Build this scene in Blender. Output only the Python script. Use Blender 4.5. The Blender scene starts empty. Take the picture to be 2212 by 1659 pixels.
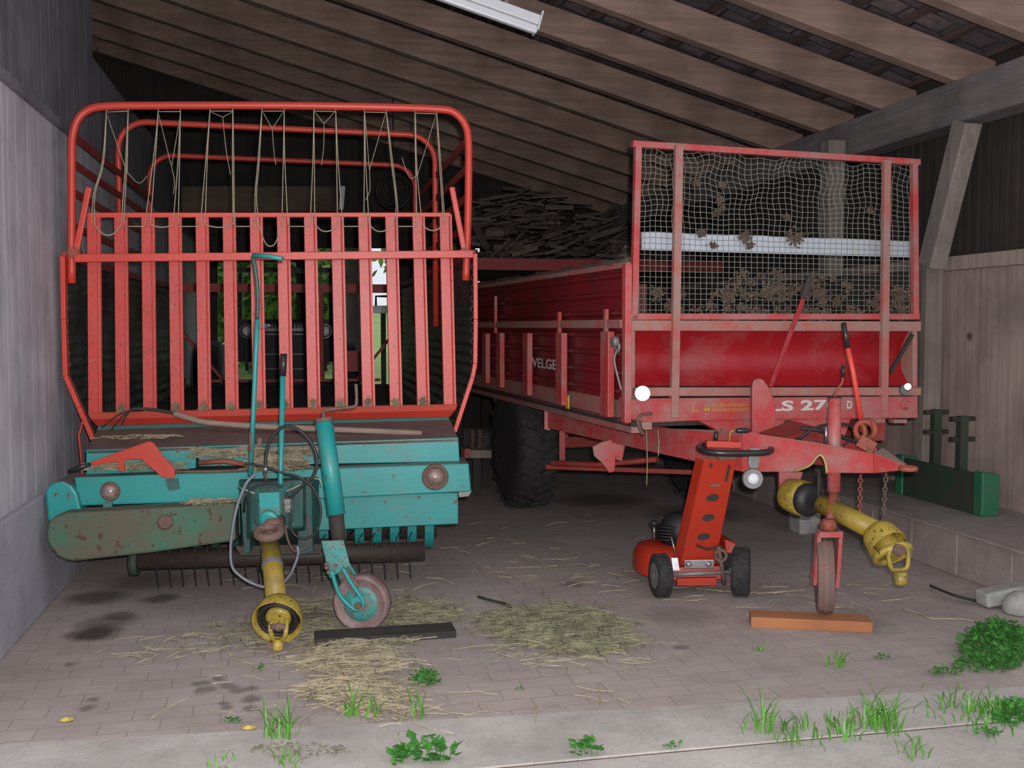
import bpy, math, random
from mathutils import Vector, Matrix
random.seed(7)
V = Vector
scn = bpy.context.scene
COL = scn.collection
# ------------------------------------------------------------------ camera
F, CX, CY = 2200.0, 1106.0, 829.5
PITCH = math.atan(124.5 / F)
CAM = V((0, 0, 1.5))
cam = bpy.data.cameras.new('camera'); camo = bpy.data.objects.new('camera', cam); COL.objects.link(camo)
camo.location = CAM; camo.rotation_euler = (math.pi / 2 - PITCH, 0, 0)
cam.sensor_width = 36; cam.lens = 36 * F / 2212; cam.clip_end = 500; cam.clip_start = 0.05
scn.camera = camo
# ------------------------------------------------------------------ light
scn.view_settings.view_transform = 'Standard'; scn.view_settings.look = 'None'
scn.view_settings.gamma = 1; scn.view_settings.use_curve_mapping = False
scn.view_settings.exposure = 0.0
w = bpy.data.worlds.new('overcast_sky'); scn.world = w; w.use_nodes = True
wb = w.node_tree.nodes['Background']; wb.inputs[0].default_value = (0.88, 0.93, 1.0, 1); wb.inputs[1].default_value = 0.90
fl = bpy.data.lights.new('camera_flash', 'POINT'); fl.energy = 800; fl.shadow_soft_size = 0.02; fl.color = (1.0, 0.93, 0.93)
flo = bpy.data.objects.new('camera_flash', fl); flo.location = (0.05, -0.02, 1.57); COL.objects.link(flo)

# ------------------------------------------------------------------ projection helpers
fwd = V((0, math.cos(PITCH), -math.sin(PITCH))); upv = V((0, math.sin(PITCH), math.cos(PITCH)))
Z = V((0, 0, 1))
def ray(px, py): return V((1, 0, 0)) * ((px - CX) / F) + upv * ((CY - py) / F) + fwd
def wp(px, py, Y):
    d = ray(px, py); return CAM + d * (Y / d.y)
def fz(px, py, z=0.0):
    d = ray(px, py); return CAM + d * ((z - CAM.z) / d.z)
class Plane:
    """a vertical plane of the place; d metres in front of it (towards the yard)"""
    def __init__(s, a, h):
        s.A = V((a.x, a.y, 0)); s.h = V((h[0], h[1], 0)).normalized(); s.n = V((s.h.y, -s.h.x, 0))
        if (CAM - s.A).dot(s.n) < 0: s.n = -s.n
    def p(s, px, py, d=0.0):
        r = ray(px, py); A = s.A + s.n * d
        return CAM + r * ((A - CAM).dot(s.n) / r.dot(s.n))
def ang(a): return (math.cos(math.radians(a)), math.sin(math.radians(a)))
BA = math.radians(11.96); BC, BS = math.cos(BA), math.sin(BA)
def B(u, v, z): return V((u * BC - v * BS, u * BS + v * BC, z))
BU = V((BC, BS, 0)); BV = V((-BS, BC, 0))
# ------------------------------------------------------------------ materials
def nd(nt, t, **kw):
    n = nt.nodes.new(t)
    for k, v in kw.items():
        if isinstance(k, str) and hasattr(n, k): setattr(n, k, v)
    return n
def newmat(name):
    m = bpy.data.materials.new(name); m.use_nodes = True
    nt = m.node_tree; b = nt.nodes['Principled BSDF']
    return m, nt, b
def c4(c): return (c[0], c[1], c[2], 1)
def coords(nt, scale=(1, 1, 1), rot=0.0):
    tc = nd(nt, 'ShaderNodeTexCoord'); r = nd(nt, 'ShaderNodeMapping'); s = nd(nt, 'ShaderNodeMapping')
    r.inputs['Rotation'].default_value = (0, 0, rot); s.inputs['Scale'].default_value = scale
    nt.links.new(tc.outputs['Object'], r.inputs[0]); nt.links.new(r.outputs[0], s.inputs[0]); return s.outputs[0]
def noise(nt, vec, scale, detail=4, rough=0.6):
    n = nd(nt, 'ShaderNodeTexNoise'); n.inputs['Scale'].default_value = scale; n.inputs['Detail'].default_value = detail
    n.inputs['Roughness'].default_value = rough; nt.links.new(vec, n.inputs['Vector']); return n.outputs['Fac']
def ramp(nt, fac, a, b, c0=(0, 0, 0), c1=(1, 1, 1)):
    r = nd(nt, 'ShaderNodeValToRGB'); r.color_ramp.elements[0].position = a; r.color_ramp.elements[1].position = b
    r.color_ramp.elements[0].color = c4(c0); r.color_ramp.elements[1].color = c4(c1)
    nt.links.new(fac, r.inputs[0]); return r.outputs[0]
def mix(nt, fac, a, b, mode='MIX'):
    m = nd(nt, 'ShaderNodeMix'); m.data_type = 'RGBA'; m.blend_type = mode
    if isinstance(fac, float): m.inputs[0].default_value = fac
    else: nt.links.new(fac, m.inputs[0])
    for i, x in ((6, a), (7, b)):
        if isinstance(x, tuple): m.inputs[i].default_value = c4(x)
        else: nt.links.new(x, m.inputs[i])
    return m.outputs[2]
def math_(nt, op, a, b):
    m = nd(nt, 'ShaderNodeMath', operation=op)
    for i, x in ((0, a), (1, b)):
        if isinstance(x, (int, float)): m.inputs[i].default_value = x
        else: nt.links.new(x, m.inputs[i])
    return m.outputs[0]
def bump(nt, b, h, strength=0.3, dist=0.01):
    n = nd(nt, 'ShaderNodeBump'); n.inputs['Strength'].default_value = strength; n.inputs['Distance'].default_value = dist
    nt.links.new(h, n.inputs['Height']); nt.links.new(n.outputs[0], b.inputs['Normal'])
def paint(name, col, dirt=(0.16, 0.10, 0.07), amt=0.45, rust=(0.10, 0.03, 0.018), ramt=0.68, rough=0.45, sc=5.0, dust=None, dustamt=0.8, metal=0.0):
    """amt / ramt: noise level above which dirt / rust shows (lower = more)"""
    m, nt, b = newmat(name); v = coords(nt)
    c = mix(nt, ramp(nt, noise(nt, v, 1.3), 0.35, 0.65), col, tuple(x * 0.8 for x in col))
    c = mix(nt, ramp(nt, noise(nt, v, sc, 6, 0.7), amt, amt + 0.25, (0, 0, 0), (.75, .75, .75)), c, dirt)
    c = mix(nt, ramp(nt, noise(nt, v, sc * 5, 3), ramt, ramt + 0.04), c, rust)
    if dust:
        g = nd(nt, 'ShaderNodeNewGeometry'); s = nd(nt, 'ShaderNodeSeparateXYZ'); nt.links.new(g.outputs['True Normal'], s.inputs[0])
        c = mix(nt, ramp(nt, s.outputs[2], 0.5, 0.9, (0, 0, 0), (dustamt,) * 3), c, dust)
    nt.links.new(c, b.inputs['Base Color']); b.inputs['Roughness'].default_value = rough; b.inputs['Metallic'].default_value = metal
    bump(nt, b, noise(nt, v, 40), 0.08)
    return m
def plain(name, col, rough=0.5, metal=0.0, var=0.25, sc=20):
    m, nt, b = newmat(name); v = coords(nt)
    c = mix(nt, ramp(nt, noise(nt, v, sc), 0.35, 0.65), col, tuple(x * (1 - var) for x in col))
    nt.links.new(c, b.inputs['Base Color']); b.inputs['Roughness'].default_value = rough; b.inputs['Metallic'].default_value = metal
    return m
def wood(name, c1, c2, axis='z', rot=-BA, rough=0.85, sc=1.0, knots=None, streak=None):
    m, nt, b = newmat(name)
    s = {'u': (0.6, 14, 14), 'v': (14, 0.6, 14), 'z': (14, 14, 0.6)}[axis]
    v = coords(nt, tuple(x * sc for x in s), rot); v2 = coords(nt, (1, 1, 1), rot)
    c = mix(nt, ramp(nt, noise(nt, v, 1.6, 6, 0.7), 0.3, 0.7), c1, c2)
    c = mix(nt, ramp(nt, noise(nt, v2, 2.2, 4), 0.42, 0.72, (0, 0, 0), (.55, .55, .55)), c, tuple(x * 0.45 for x in c2))
    if knots:
        vo = nd(nt, 'ShaderNodeTexVoronoi'); vo.inputs['Scale'].default_value = knots; nt.links.new(v2, vo.inputs[0])
        c = mix(nt, ramp(nt, vo.outputs['Distance'], 0.04, 0.09, (.8, .8, .8), (0, 0, 0)), c, (0.025, 0.018, 0.014))
    if streak:
        c = mix(nt, ramp(nt, noise(nt, v2, 0.9, 5, 0.8), 0.5, 0.62), c, streak)
    nt.links.new(c, b.inputs['Base Color']); b.inputs['Roughness'].default_value = rough
    bump(nt, b, noise(nt, v, 2.5), 0.35, 0.004)
    return m
M = {}
M['red'] = paint('orange_red_paint', (0.62, 0.055, 0.035), amt=0.56, ramt=0.72, sc=6, dust=(0.35, 0.22, 0.17), dustamt=.35, rough=.42)
M['reddk'] = paint('faded_red_paint', (0.30, 0.03, 0.022), amt=0.5, ramt=0.66, sc=6, rough=.6)
M['spred'] = paint('spreader_red_paint', (0.50, 0.05, 0.052), dirt=(0.30, 0.19, 0.17), amt=0.40, ramt=0.72, sc=5, dust=(0.27, 0.21, 0.17), dustamt=.9, rough=.5)
M['spdirty'] = paint('muddy_spreader_paint', (0.46, 0.09, 0.08), dirt=(0.27, 0.215, 0.18), amt=0.33, ramt=0.7, sc=7, dust=(0.27, 0.21, 0.17), dustamt=.9, rough=.7)
M['spclean'] = paint('glossy_spreader_red', (0.34, 0.010, 0.016), dirt=(0.32, 0.12, 0.11), amt=0.50, ramt=0.8, sc=1.6, rough=.35)
M['sidered'] = paint('shaded_side_red', (0.25, 0.013, 0.02), dirt=(0.07, 0.028, 0.024), amt=0.42, ramt=0.8, sc=2.5, rough=.45)  # dirty red, darkened further to paint in the flash falloff along the side
M['redslat'] = paint('speckled_orange_red', (0.56, 0.048, 0.034), dirt=(0.48, 0.085, 0.075), amt=0.48, rust=(0.12, 0.035, 0.03), ramt=0.625, sc=12, rough=.42)
M['teal'] = paint('teal_paint', (0.015, 0.285, 0.275), dirt=(0.12, 0.15, 0.11), amt=0.53, rust=(0.13, 0.05, 0.035), ramt=0.655, sc=4, dust=(0.16, 0.12, 0.09), dustamt=.85)
M['tealdk'] = paint('dark_teal_paint', (0.01, 0.10, 0.09), dirt=(0.05, 0.04, 0.03), amt=0.42, ramt=0.62, sc=8)
M['oilbrown'] = paint('oily_brown_steel', (0.045, 0.032, 0.026), dirt=(0.09, 0.06, 0.045), amt=.55, rust=(.02, .016, .014), ramt=.6, sc=9, rough=.6)
M['tealworn'] = paint('worn_teal_paint', (0.02, 0.27, 0.25), dirt=(0.17, 0.13, 0.11), amt=0.42, rust=(0.10, 0.045, 0.03), ramt=0.6, sc=14, rough=.5)
M['tealrust'] = paint('rust_stained_teal', (0.03, 0.16, 0.10), dirt=(0.115, 0.07, 0.045), amt=0.34, rust=(0.08, 0.03, 0.02), ramt=0.6, sc=4.5, dust=(0.15, 0.11, 0.08), rough=.7)
M['green'] = paint('old_green_paint', (0.022, 0.065, 0.035), dirt=(0.055, 0.045, 0.038), amt=0.36, ramt=0.66, sc=5, rough=.7)
M['yellow'] = paint('yellow_plastic', (0.42, 0.31, 0.045), dirt=(0.13, 0.09, 0.03), amt=0.45, rust=(0.03, 0.025, 0.01), ramt=0.62, sc=12, rough=.4)
M['yellowd'] = paint('dirty_yellow_plastic', (0.36, 0.25, 0.03), dirt=(0.14, 0.10, 0.04), amt=0.42, rust=(0.03, 0.025, 0.01), ramt=0.66, sc=8, rough=.5)
M['mower'] = paint('mower_orange_red', (0.46, 0.035, 0.014), dirt=(0.16, 0.06, 0.03), amt=0.6, ramt=0.74, sc=6, rough=.4)
M['rustm'] = paint('rusty_steel', (0.16, 0.10, 0.08), dirt=(0.09, 0.045, 0.03), amt=0.45, ramt=0.6, sc=12, rough=.75)
M['ironred'] = paint('rusty_red_iron', (0.33, 0.07, 0.04), dirt=(0.15, 0.08, 0.05), amt=0.45, ramt=0.6, sc=12, rough=.7)
M['black'] = plain('black_rubber', (0.018, 0.018, 0.02), 0.55)
M['grip'] = plain('black_grip', (0.02, 0.02, 0.022), 0.3)
M['tyre'] = plain('dirty_tyre_rubber', (0.035, 0.033, 0.035), 0.85, var=.5, sc=30)
M['tyreold'] = paint('muddy_old_tyre', (0.20, 0.13, 0.11), dirt=(0.32, 0.13, 0.11), amt=0.5, ramt=0.75, sc=10, rough=.9)
M['chrome'] = plain('bare_steel', (0.55, 0.55, 0.56), 0.3, 0.9)
M['grey'] = plain('dull_grey_metal', (0.22, 0.22, 0.21), 0.5, 0.3)
M['cable'] = plain('grey_cable_sheath', (0.20, 0.21, 0.25), 0.35)
M['galv'] = plain('dark_galvanised_sheet', (0.17, 0.185, 0.18), 0.25, 0.55, var=.7, sc=5)
M['twine'] = plain('baler_twine', (0.40, 0.35, 0.25), 0.9)
M['whiteb'] = paint('white_painted_board', (0.50, 0.55, 0.62), dirt=(0.30, 0.30, 0.30), amt=.6, ramt=.85, sc=4)
M['lampw'] = plain('white_enamel', (0.62, 0.64, 0.68), 0.35, var=.05)
M['letter'] = paint('white_lettering', (0.62, 0.58, 0.56), dirt=(0.45, 0.2, 0.18), amt=.55, ramt=.72, sc=30)
M['lettery'] = plain('yellow_lettering', (0.55, 0.36, 0.03), 0.6)
M['hay'] = plain('dry_hay', (0.40, 0.345, 0.22), 0.9, var=.5, sc=12)
M['haygreen'] = plain('greenish_hay', (0.25, 0.24, 0.145), 0.9, var=.5, sc=12)
M['muck'] = plain('dried_muck', (0.125, 0.09, 0.065), 0.95, var=.5, sc=30)
M['grass'] = plain('fresh_grass', (0.10, 0.30, 0.035), 0.55, var=.4, sc=15)
M['weed'] = plain('weed_leaf', (0.05, 0.22, 0.03), 0.55, var=.4, sc=20)
M['leaf'] = plain('tree_leaf', (0.12, 0.27, 0.04), 0.6, var=.5, sc=3)
M['leafb'] = plain('bright_tree_leaf', (0.30, 0.50, 0.10), 0.6, var=.5, sc=3)
M['bark'] = wood('bark', (0.08, 0.06, 0.05), (0.04, 0.03, 0.03), 'z')
M['field'] = plain('meadow', (0.34, 0.48, 0.14), 0.9, var=.3, sc=.8)
M['plankor'] = wood('orange_sawn_timber', (0.42, 0.17, 0.07), (0.36, 0.14, 0.06), 'u', rot=0.05)
M['plankdk'] = wood('black_weathered_plank', (0.05, 0.042, 0.038), (0.025, 0.02, 0.02), 'u', rot=-0.15)
M['handle'] = wood('worn_ash_handle', (0.34, 0.26, 0.21), (0.22, 0.16, 0.12), 'u', rot=0)
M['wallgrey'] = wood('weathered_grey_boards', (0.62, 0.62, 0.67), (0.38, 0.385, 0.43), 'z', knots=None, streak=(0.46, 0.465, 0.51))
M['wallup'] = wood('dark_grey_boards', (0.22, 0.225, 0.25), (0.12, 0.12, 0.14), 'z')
M['wallright'] = wood('brown_grey_boards', (0.50, 0.39, 0.34), (0.30, 0.23, 0.21), 'z', knots=2.2)
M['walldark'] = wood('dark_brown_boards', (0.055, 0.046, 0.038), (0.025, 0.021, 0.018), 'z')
M['rafter'] = wood('brown_rafter_timber', (0.37, 0.255, 0.205), (0.215, 0.145, 0.115), 'u', knots=1.6)
M['batten'] = wood('dark_batten_timber', (0.12, 0.08, 0.065), (0.06, 0.04, 0.035), 'v')
M['beam'] = wood('grey_beam_timber', (0.26, 0.235, 0.235), (0.15, 0.135, 0.135), 'v')
M['post'] = wood('grey_post_timber', (0.33, 0.28, 0.245), (0.20, 0.17, 0.15), 'z')
M['loft'] = wood('brown_loft_timber', (0.13, 0.09, 0.06), (0.07, 0.05, 0.035), 'u')
M['stick'] = wood('split_firewood', (0.15, 0.12, 0.095), (0.05, 0.04, 0.033), 'u')
M['deckd'] = paint('dirty_deck_sheet', (0.13, 0.09, 0.08), dirt=(0.20, 0.15, 0.12), amt=.45, ramt=.7, sc=5, rough=.85)
M['stone'] = plain('pale_stone', (0.36, 0.36, 0.34), 0.9, var=.4, sc=9)
_nt = M['galv'].node_tree; _b = _nt.nodes['Principled BSDF']; bump(_nt, _b, noise(_nt, coords(_nt, (9, 9, 3)), 3.0, 5), 1.0, .02)
def refl():
    m, nt, b = newmat('reflector_face'); b.inputs['Base Color'].default_value = (1, 1, 1, 1)
    b.inputs['Metallic'].default_value = 1; b.inputs['Roughness'].default_value = 0.30; return m
M['reflector'] = refl()
M['lens'] = plain('dusty_lamp_glass', (0.42, 0.30, 0.28), 0.18, 0.2, var=.5, sc=25)
def concrete(name, c1, c2, sc=3.0):
    m, nt, b = newmat(name); v = coords(nt)
    c = mix(nt, ramp(nt, noise(nt, v, sc, 8, 0.7), 0.35, 0.7), c1, c2)
    c = mix(nt, ramp(nt, noise(nt, v, 60, 2), 0.55, 0.75, (0, 0, 0), (.35, .35, .35)), c, tuple(x * .5 for x in c2))
    nt.links.new(c, b.inputs['Base Color']); b.inputs['Roughness'].default_value = .9
    bump(nt, b, noise(nt, v, 30, 6), 0.25, 0.005); return m
M['plinth'] = concrete('plinth_concrete', (0.40, 0.40, 0.45), (0.27, 0.27, 0.31))
M['ledge'] = concrete('ledge_concrete', (0.33, 0.28, 0.26), (0.22, 0.185, 0.17))
M['apron'] = concrete('apron_concrete', (0.47, 0.44, 0.41), (0.29, 0.26, 0.235), 2.2)
def pavers():
    m, nt, b = newmat('brick_pavers'); v = coords(nt, (1, 1, 1), -BA - 0.02)
    wv = noise(nt, v, 2.5, 3)
    br = nd(nt, 'ShaderNodeTexBrick'); br.inputs['Scale'].default_value = 1.0
    br.inputs['Brick Width'].default_value = 0.22; br.inputs['Row Height'].default_value = 0.112
    br.inputs['Mortar Size'].default_value = 0.0035; br.inputs['Mortar Smooth'].default_value = 0.6; br.inputs['Bias'].default_value = -.2
    br.inputs['Color1'].default_value = c4((0.45, 0.38, 0.35)); br.inputs['Color2'].default_value = c4((0.38, 0.315, 0.285)); br.inputs['Mortar'].default_value = c4((0.25, 0.20, 0.18))
    nt.links.new(v, br.inputs['Vector'])
    c = mix(nt, ramp(nt, noise(nt, v, 1.2, 8, 0.75), 0.34, 0.70), br.outputs['Color'], (0.27, 0.225, 0.205))
    c = mix(nt, ramp(nt, noise(nt, v, 5, 6, 0.75), 0.42, 0.68, (0, 0, 0), (.6, .6, .6)), c, (0.37, 0.33, 0.30))
    # oil stains with a place of their own
    tc = nd(nt, 'ShaderNodeTexCoord')
    wn = nd(nt, 'ShaderNodeTexNoise'); wn.inputs['Scale'].default_value = 9; nt.links.new(tc.outputs['Object'], wn.inputs[0])
    wob = nd(nt, 'ShaderNodeVectorMath', operation='MULTIPLY_ADD'); wob.inputs[1].default_value = (.09, .09, 0); wob.inputs[2].default_value = (-.045, -.045, 0)
    nt.links.new(wn.outputs['Color'], wob.inputs[0])
    ad = nd(nt, 'ShaderNodeVectorMath', operation='ADD'); nt.links.new(tc.outputs['Object'], ad.inputs[0]); nt.links.new(wob.outputs[0], ad.inputs[1])
    spots = [(205, 1368, .16, .1), (230, 1345, .17, .5), (350, 1293, .12, .35), (260, 1330, .11, .4), (210, 1290, .2, .35), (320, 1255, .3, .5),
             (437, 1475, .045, .5), (443, 1492, .055, .5), (473, 1465, .04, .5), (490, 1482, .05, .5), (512, 1490, .05, .5), (545, 1486, .045, .5),
             (546, 1508, .05, .45), (545, 1527, .045, .5), (486, 1518, .035, .5), (488, 1527, .035, .5), (190, 1528, .045, .5), (203, 1511, .035, .5),
             (155, 1436, .04, .5), (1470, 1397, .04, .5), (1240, 1262, .09, .55), (1300, 1080, .5, .35), (1500, 1110, .5, .45), (1470, 1330, .25, .7), (640, 1330, .3, .6), (1840, 1350, .25, .7)]
    for (px, py, r, k) in spots:
        p = fz(px, py)
        dn = nd(nt, 'ShaderNodeVectorMath', operation='DISTANCE'); nt.links.new(ad.outputs[0], dn.inputs[0]); dn.inputs[1].default_value = (p.x, p.y, 0)
        f = ramp(nt, math_(nt, 'DIVIDE', dn.outputs['Value'], r), .45, 1.0, (1 - k,) * 3, (0, 0, 0))
        c = mix(nt, f, c, (0.035, 0.028, 0.022))
    nt.links.new(c, b.inputs['Base Color']); b.inputs['Roughness'].default_value = .85
    h = math_(nt, 'SUBTRACT', noise(nt, v, 12, 5), br.outputs['Fac'])
    bump(nt, b, h, 0.4, 0.006); return m
M['pavers'] = pavers()
def tiles():
    m, nt, b = newmat('roof_tile_underside'); v = coords(nt, (1, 1, 1), -BA)
    br = nd(nt, 'ShaderNodeTexBrick'); br.inputs['Scale'].default_value = 1.0; br.inputs['Brick Width'].default_value = 0.33; br.inputs['Row Height'].default_value = 0.21
    br.inputs['Mortar Size'].default_value = 0.012; br.inputs['Color1'].default_value = c4((0.25, 0.18, 0.20)); br.inputs['Color2'].default_value = c4((0.10, 0.085, 0.10)); br.inputs['Mortar'].default_value = c4((0.03, 0.025, 0.03))
    nt.links.new(v, br.inputs['Vector'])
    c = mix(nt, ramp(nt, noise(nt, v, 6, 5), 0.4, 0.65), br.outputs['Color'], (0.08, 0.075, 0.085))
    nt.links.new(c, b.inputs['Base Color']); b.inputs['Roughness'].default_value = .8; return m
M['tiles'] = tiles()

# ------------------------------------------------------------------ mesh builder
ORG = {}
def cat_rom(pts, n=6, closed=False):
    pts = [V(p) for p in pts]; out = []; N = len(pts)
    for i in range(N if closed else N - 1):
        if closed: p0, p1, p2, p3 = pts[i - 1], pts[i], pts[(i + 1) % N], pts[(i + 2) % N]
        else: p0, p1, p2, p3 = pts[max(i - 1, 0)], pts[i], pts[i + 1], pts[min(i + 2, N - 1)]
        for k in range(n):
            t = k / n
            out.append(0.5 * ((2 * p1) + (p2 - p0) * t + (2 * p0 - 5 * p1 + 4 * p2 - p3) * t * t + (3 * p1 - 3 * p2 + p3 - p0) * t ** 3))
    if not closed: out.append(pts[-1])
    return out
class MB:
    def __init__(s): s.v = []; s.f = []; s.s = []
    def add(s, vs, fs, sm=False):
        o = len(s.v); s.v += [V(x) for x in vs]; s.f += [tuple(i + o for i in f) for f in fs]; s.s += [sm] * len(fs); return s
    def poly(s, pts, ext):
        pts = [V(p) for p in pts]; n = len(pts); e = V(ext)
        vs = pts + [p + e for p in pts]
        fs = [tuple(range(n - 1, -1, -1)), tuple(range(n, 2 * n))] + [(i, (i + 1) % n, n + (i + 1) % n, n + i) for i in range(n)]
        return s.add(vs, fs)
    def hex(s, a, b):
        """loft between two matching loops"""
        n = len(a); return s.add(list(a) + list(b), [tuple(range(n - 1, -1, -1)), tuple(range(n, 2 * n))] + [(i, (i + 1) % n, n + (i + 1) % n, n + i) for i in range(n)])
    def bar(s, a, b, w, h, up=Z):
        a, b = V(a), V(b); d = (b - a).normalized(); x = d.cross(V(up))
        if x.length < 1e-4: x = d.cross(V((0, 1, 0)))
        x.normalize(); y = x.cross(d).normalized()
        q = [x * w / 2 + y * h / 2, -x * w / 2 + y * h / 2, -x * w / 2 - y * h / 2, x * w / 2 - y * h / 2]
        return s.hex([a + k for k in q], [b + k for k in q])
    def box(s, c, sz, h=(1, 0)):
        c = V(c); hx = V((h[0], h[1], 0)).normalized(); hy = V((-hx.y, hx.x, 0))
        return s.bar(c - hy * sz[1] / 2, c + hy * sz[1] / 2, sz[0], sz[2])
    def tube(s, pts, r, n=8, closed=False, sm=True):
        pts = [V(p) for p in pts]; N = len(pts); rs = r if isinstance(r, (list, tuple)) else [r] * N
        vs = []; prev = None
        for i, p in enumerate(pts):
            if closed: t = pts[(i + 1) % N] - pts[i - 1]
            else: t = pts[min(i + 1, N - 1)] - pts[max(i - 1, 0)]
            if t.length < 1e-9: t = Z.copy()
            t.normalize()
            if prev is None:
                x = t.cross(Z if abs(t.z) < .9 else V((0, 1, 0))).normalized()
            else:
                x = prev - t * prev.dot(t)
                x = x.normalized() if x.length > 1e-6 else t.orthogonal().normalized()
            prev = x; y = t.cross(x)
            vs += [p + (x * math.cos(2 * math.pi * k / n) + y * math.sin(2 * math.pi * k / n)) * rs[i] for k in range(n)]
        fs = []
        for i in range(N if closed else N - 1):
            j = (i + 1) % N
            fs += [(i * n + k, i * n + (k + 1) % n, j * n + (k + 1) % n, j * n + k) for k in range(n)]
        s.add(vs, fs, sm)
        if not closed:
            o = len(s.v) - len(vs)
            s.f += [tuple(o + k for k in range(n - 1, -1, -1)), tuple(o + (N - 1) * n + k for k in range(n))]; s.s += [False, False]
        return s
    def lathe(s, c, axis, prof, n=24, sm=True, cap=True):
        c = V(c); a = V(axis).normalized(); x = a.orthogonal().normalized(); y = a.cross(x)
        vs = []
        for (t, r) in prof: vs += [c + a * t + (x * math.cos(2 * math.pi * k / n) + y * math.sin(2 * math.pi * k / n)) * max(r, 1e-4) for k in range(n)]
        fs = [(i * n + k, i * n + (k + 1) % n, (i + 1) * n + (k + 1) % n, (i + 1) * n + k) for i in range(len(prof) - 1) for k in range(n)]
        s.add(vs, fs, sm)
        if cap:
            o = len(s.v) - len(vs); m = (len(prof) - 1) * n
            s.f += [tuple(o + k for k in range(n - 1, -1, -1)), tuple(o + m + k for k in range(n))]; s.s += [False, False]
        return s
    def ball(s, c, r, n=12):
        return s.lathe(c, Z, [(-math.cos(math.pi * i / n) * r, math.sin(math.pi * i / n) * r) for i in range(n + 1)], n * 2, cap=False)
    def ring(s, c, axis, R, r, n=28, m=8):
        a = V(axis).normalized(); x = a.orthogonal().normalized(); y = a.cross(x)
        return s.tube([V(c) + (x * math.cos(2 * math.pi * k / n) + y * math.sin(2 * math.pi * k / n)) * R for k in range(n)], r, m, True)
    def build(s, name, mat, parent=None, bevel=0.0, label=None, kind=None, cat=None, group=None, loc=None):
        if parent is not None: org = ORG[parent.name]
        elif loc is not None: org = V(loc)
        elif kind == 'structure': org = V((0, 0, 0))
        else:
            xs = [p.x for p in s.v]; ys = [p.y for p in s.v]; zs = [p.z for p in s.v]
            org = V(((min(xs) + max(xs)) / 2, (min(ys) + max(ys)) / 2, min(zs)))
        me = bpy.data.meshes.new(name); me.from_pydata([tuple(p - org) for p in s.v], [], s.f); me.update()
        me.polygons.foreach_set('use_smooth', s.s)
        me.materials.append(M[mat] if isinstance(mat, str) else mat)
        o = bpy.data.objects.new(name, me); COL.objects.link(o)
        import bmesh
        bm = bmesh.new(); bm.from_mesh(me); bmesh.ops.recalc_face_normals(bm, faces=bm.faces); bm.to_mesh(me); bm.free()
        if parent is not None: o.parent = parent
        else: o.location = org
        ORG[o.name] = org
        if bevel:
            b = o.modifiers.new('bevel', 'BEVEL'); b.width = bevel; b.segments = 2; b.limit_method = 'ANGLE'; b.angle_limit = math.radians(40)
        if label: o['label'] = label
        if kind: o['kind'] = kind
        if cat: o['category'] = cat
        if group: o['group'] = group
        return o
def thing(name, label, cat, loc, group=None):
    o = bpy.data.objects.new(name, None); COL.objects.link(o); o.location = loc; o.empty_display_size = .1
    o['label'] = label; o['category'] = cat
    if group: o['group'] = group
    ORG[o.name] = V(loc); return o
def lettering(name, txt, pos, h, width, height, out, parent, mat, bold=0.0, shear=0.0):
    cu = bpy.data.curves.new(name, 'FONT'); cu.body = txt; cu.extrude = 0.0; cu.offset = bold; cu.shear = shear; cu.resolution_u = 3
    ob = bpy.data.objects.new('t', cu); COL.objects.link(ob); bpy.context.view_layer.update()
    dg = bpy.context.evaluated_depsgraph_get(); me = bpy.data.meshes.new_from_object(ob.evaluated_get(dg))
    vs = [v.co.copy() for v in me.vertices]; x0 = min(v.x for v in vs); x1 = max(v.x for v in vs); y0 = min(v.y for v in vs); y1 = max(v.y for v in vs)
    h = V((h[0], h[1], 0)).normalized(); out = V(out)
    mb = MB(); W = [V(pos) + h * ((v.x - x0) / (x1 - x0) * width) + Z * ((v.y - y0) / (y1 - y0) * height) for v in vs]
    mb.add([p + out * .0015 for p in W], [tuple(p.vertices) for p in me.polygons])
    bpy.data.objects.remove(ob); bpy.data.meshes.remove(me); bpy.data.curves.remove(cu)
    return mb.build(name, mat, parent)
def sheet(mb, prof, fn, s0, s1, th, n=1):
    """profile [(z, off)] run from s0 to s1; fn(s, z, off)"""
    front = prof; back = [(z, o - th) for z, o in reversed(prof)]
    loop = front + back
    return mb.hex([fn(s0, z, o) for z, o in loop], [fn(s1, z, o) for z, o in loop])
def strands(mb, c_fn, n, lmin, lmax, wd=0.003, lift=0.02, seed=1, cur=.3):
    R = random.Random(seed)
    for _ in range(n):
        c = c_fn(R); a = R.uniform(0, math.pi * 2); L = R.uniform(lmin, lmax); z0 = R.uniform(0, lift)
        d = V((math.cos(a), math.sin(a), 0)); tilt = R.uniform(-.25, .25)
        pr = V((-d.y, d.x, 0)) ; bend = R.uniform(-cur, cur) * L
        pts = [c - d * L / 2, c + pr * bend * .5, c + d * L / 2]
        zz = [z0, z0 + abs(tilt) * L * .3 + .002, z0 + abs(tilt) * L * .4]
        w_ = wd * R.uniform(.5, 1.2); vs = []
        for p, q in zip(pts, zz):
            p = p + Z * (q + .002); vs += [p + pr * w_, p - pr * w_, p + Z * w_ * 1.5]
        mb.add(vs, [(0, 1, 4, 3), (1, 2, 5, 4), (2, 0, 3, 5), (3, 4, 7, 6), (4, 5, 8, 7), (5, 3, 6, 8)])
    return mb
def oval(px, py, rx, ry, z=0.0):
    c = fz(px, py, z); ex = fz(px + rx, py, z) - c; ey = fz(px, py - ry, z) - c
    def fn(R):
        r = math.sqrt(R.random()) * (1 if R.random() < .8 else 1.25); t = R.uniform(0, 6.283)
        return c + ex * r * math.cos(t) + ey * r * math.sin(t)
    return fn

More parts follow.
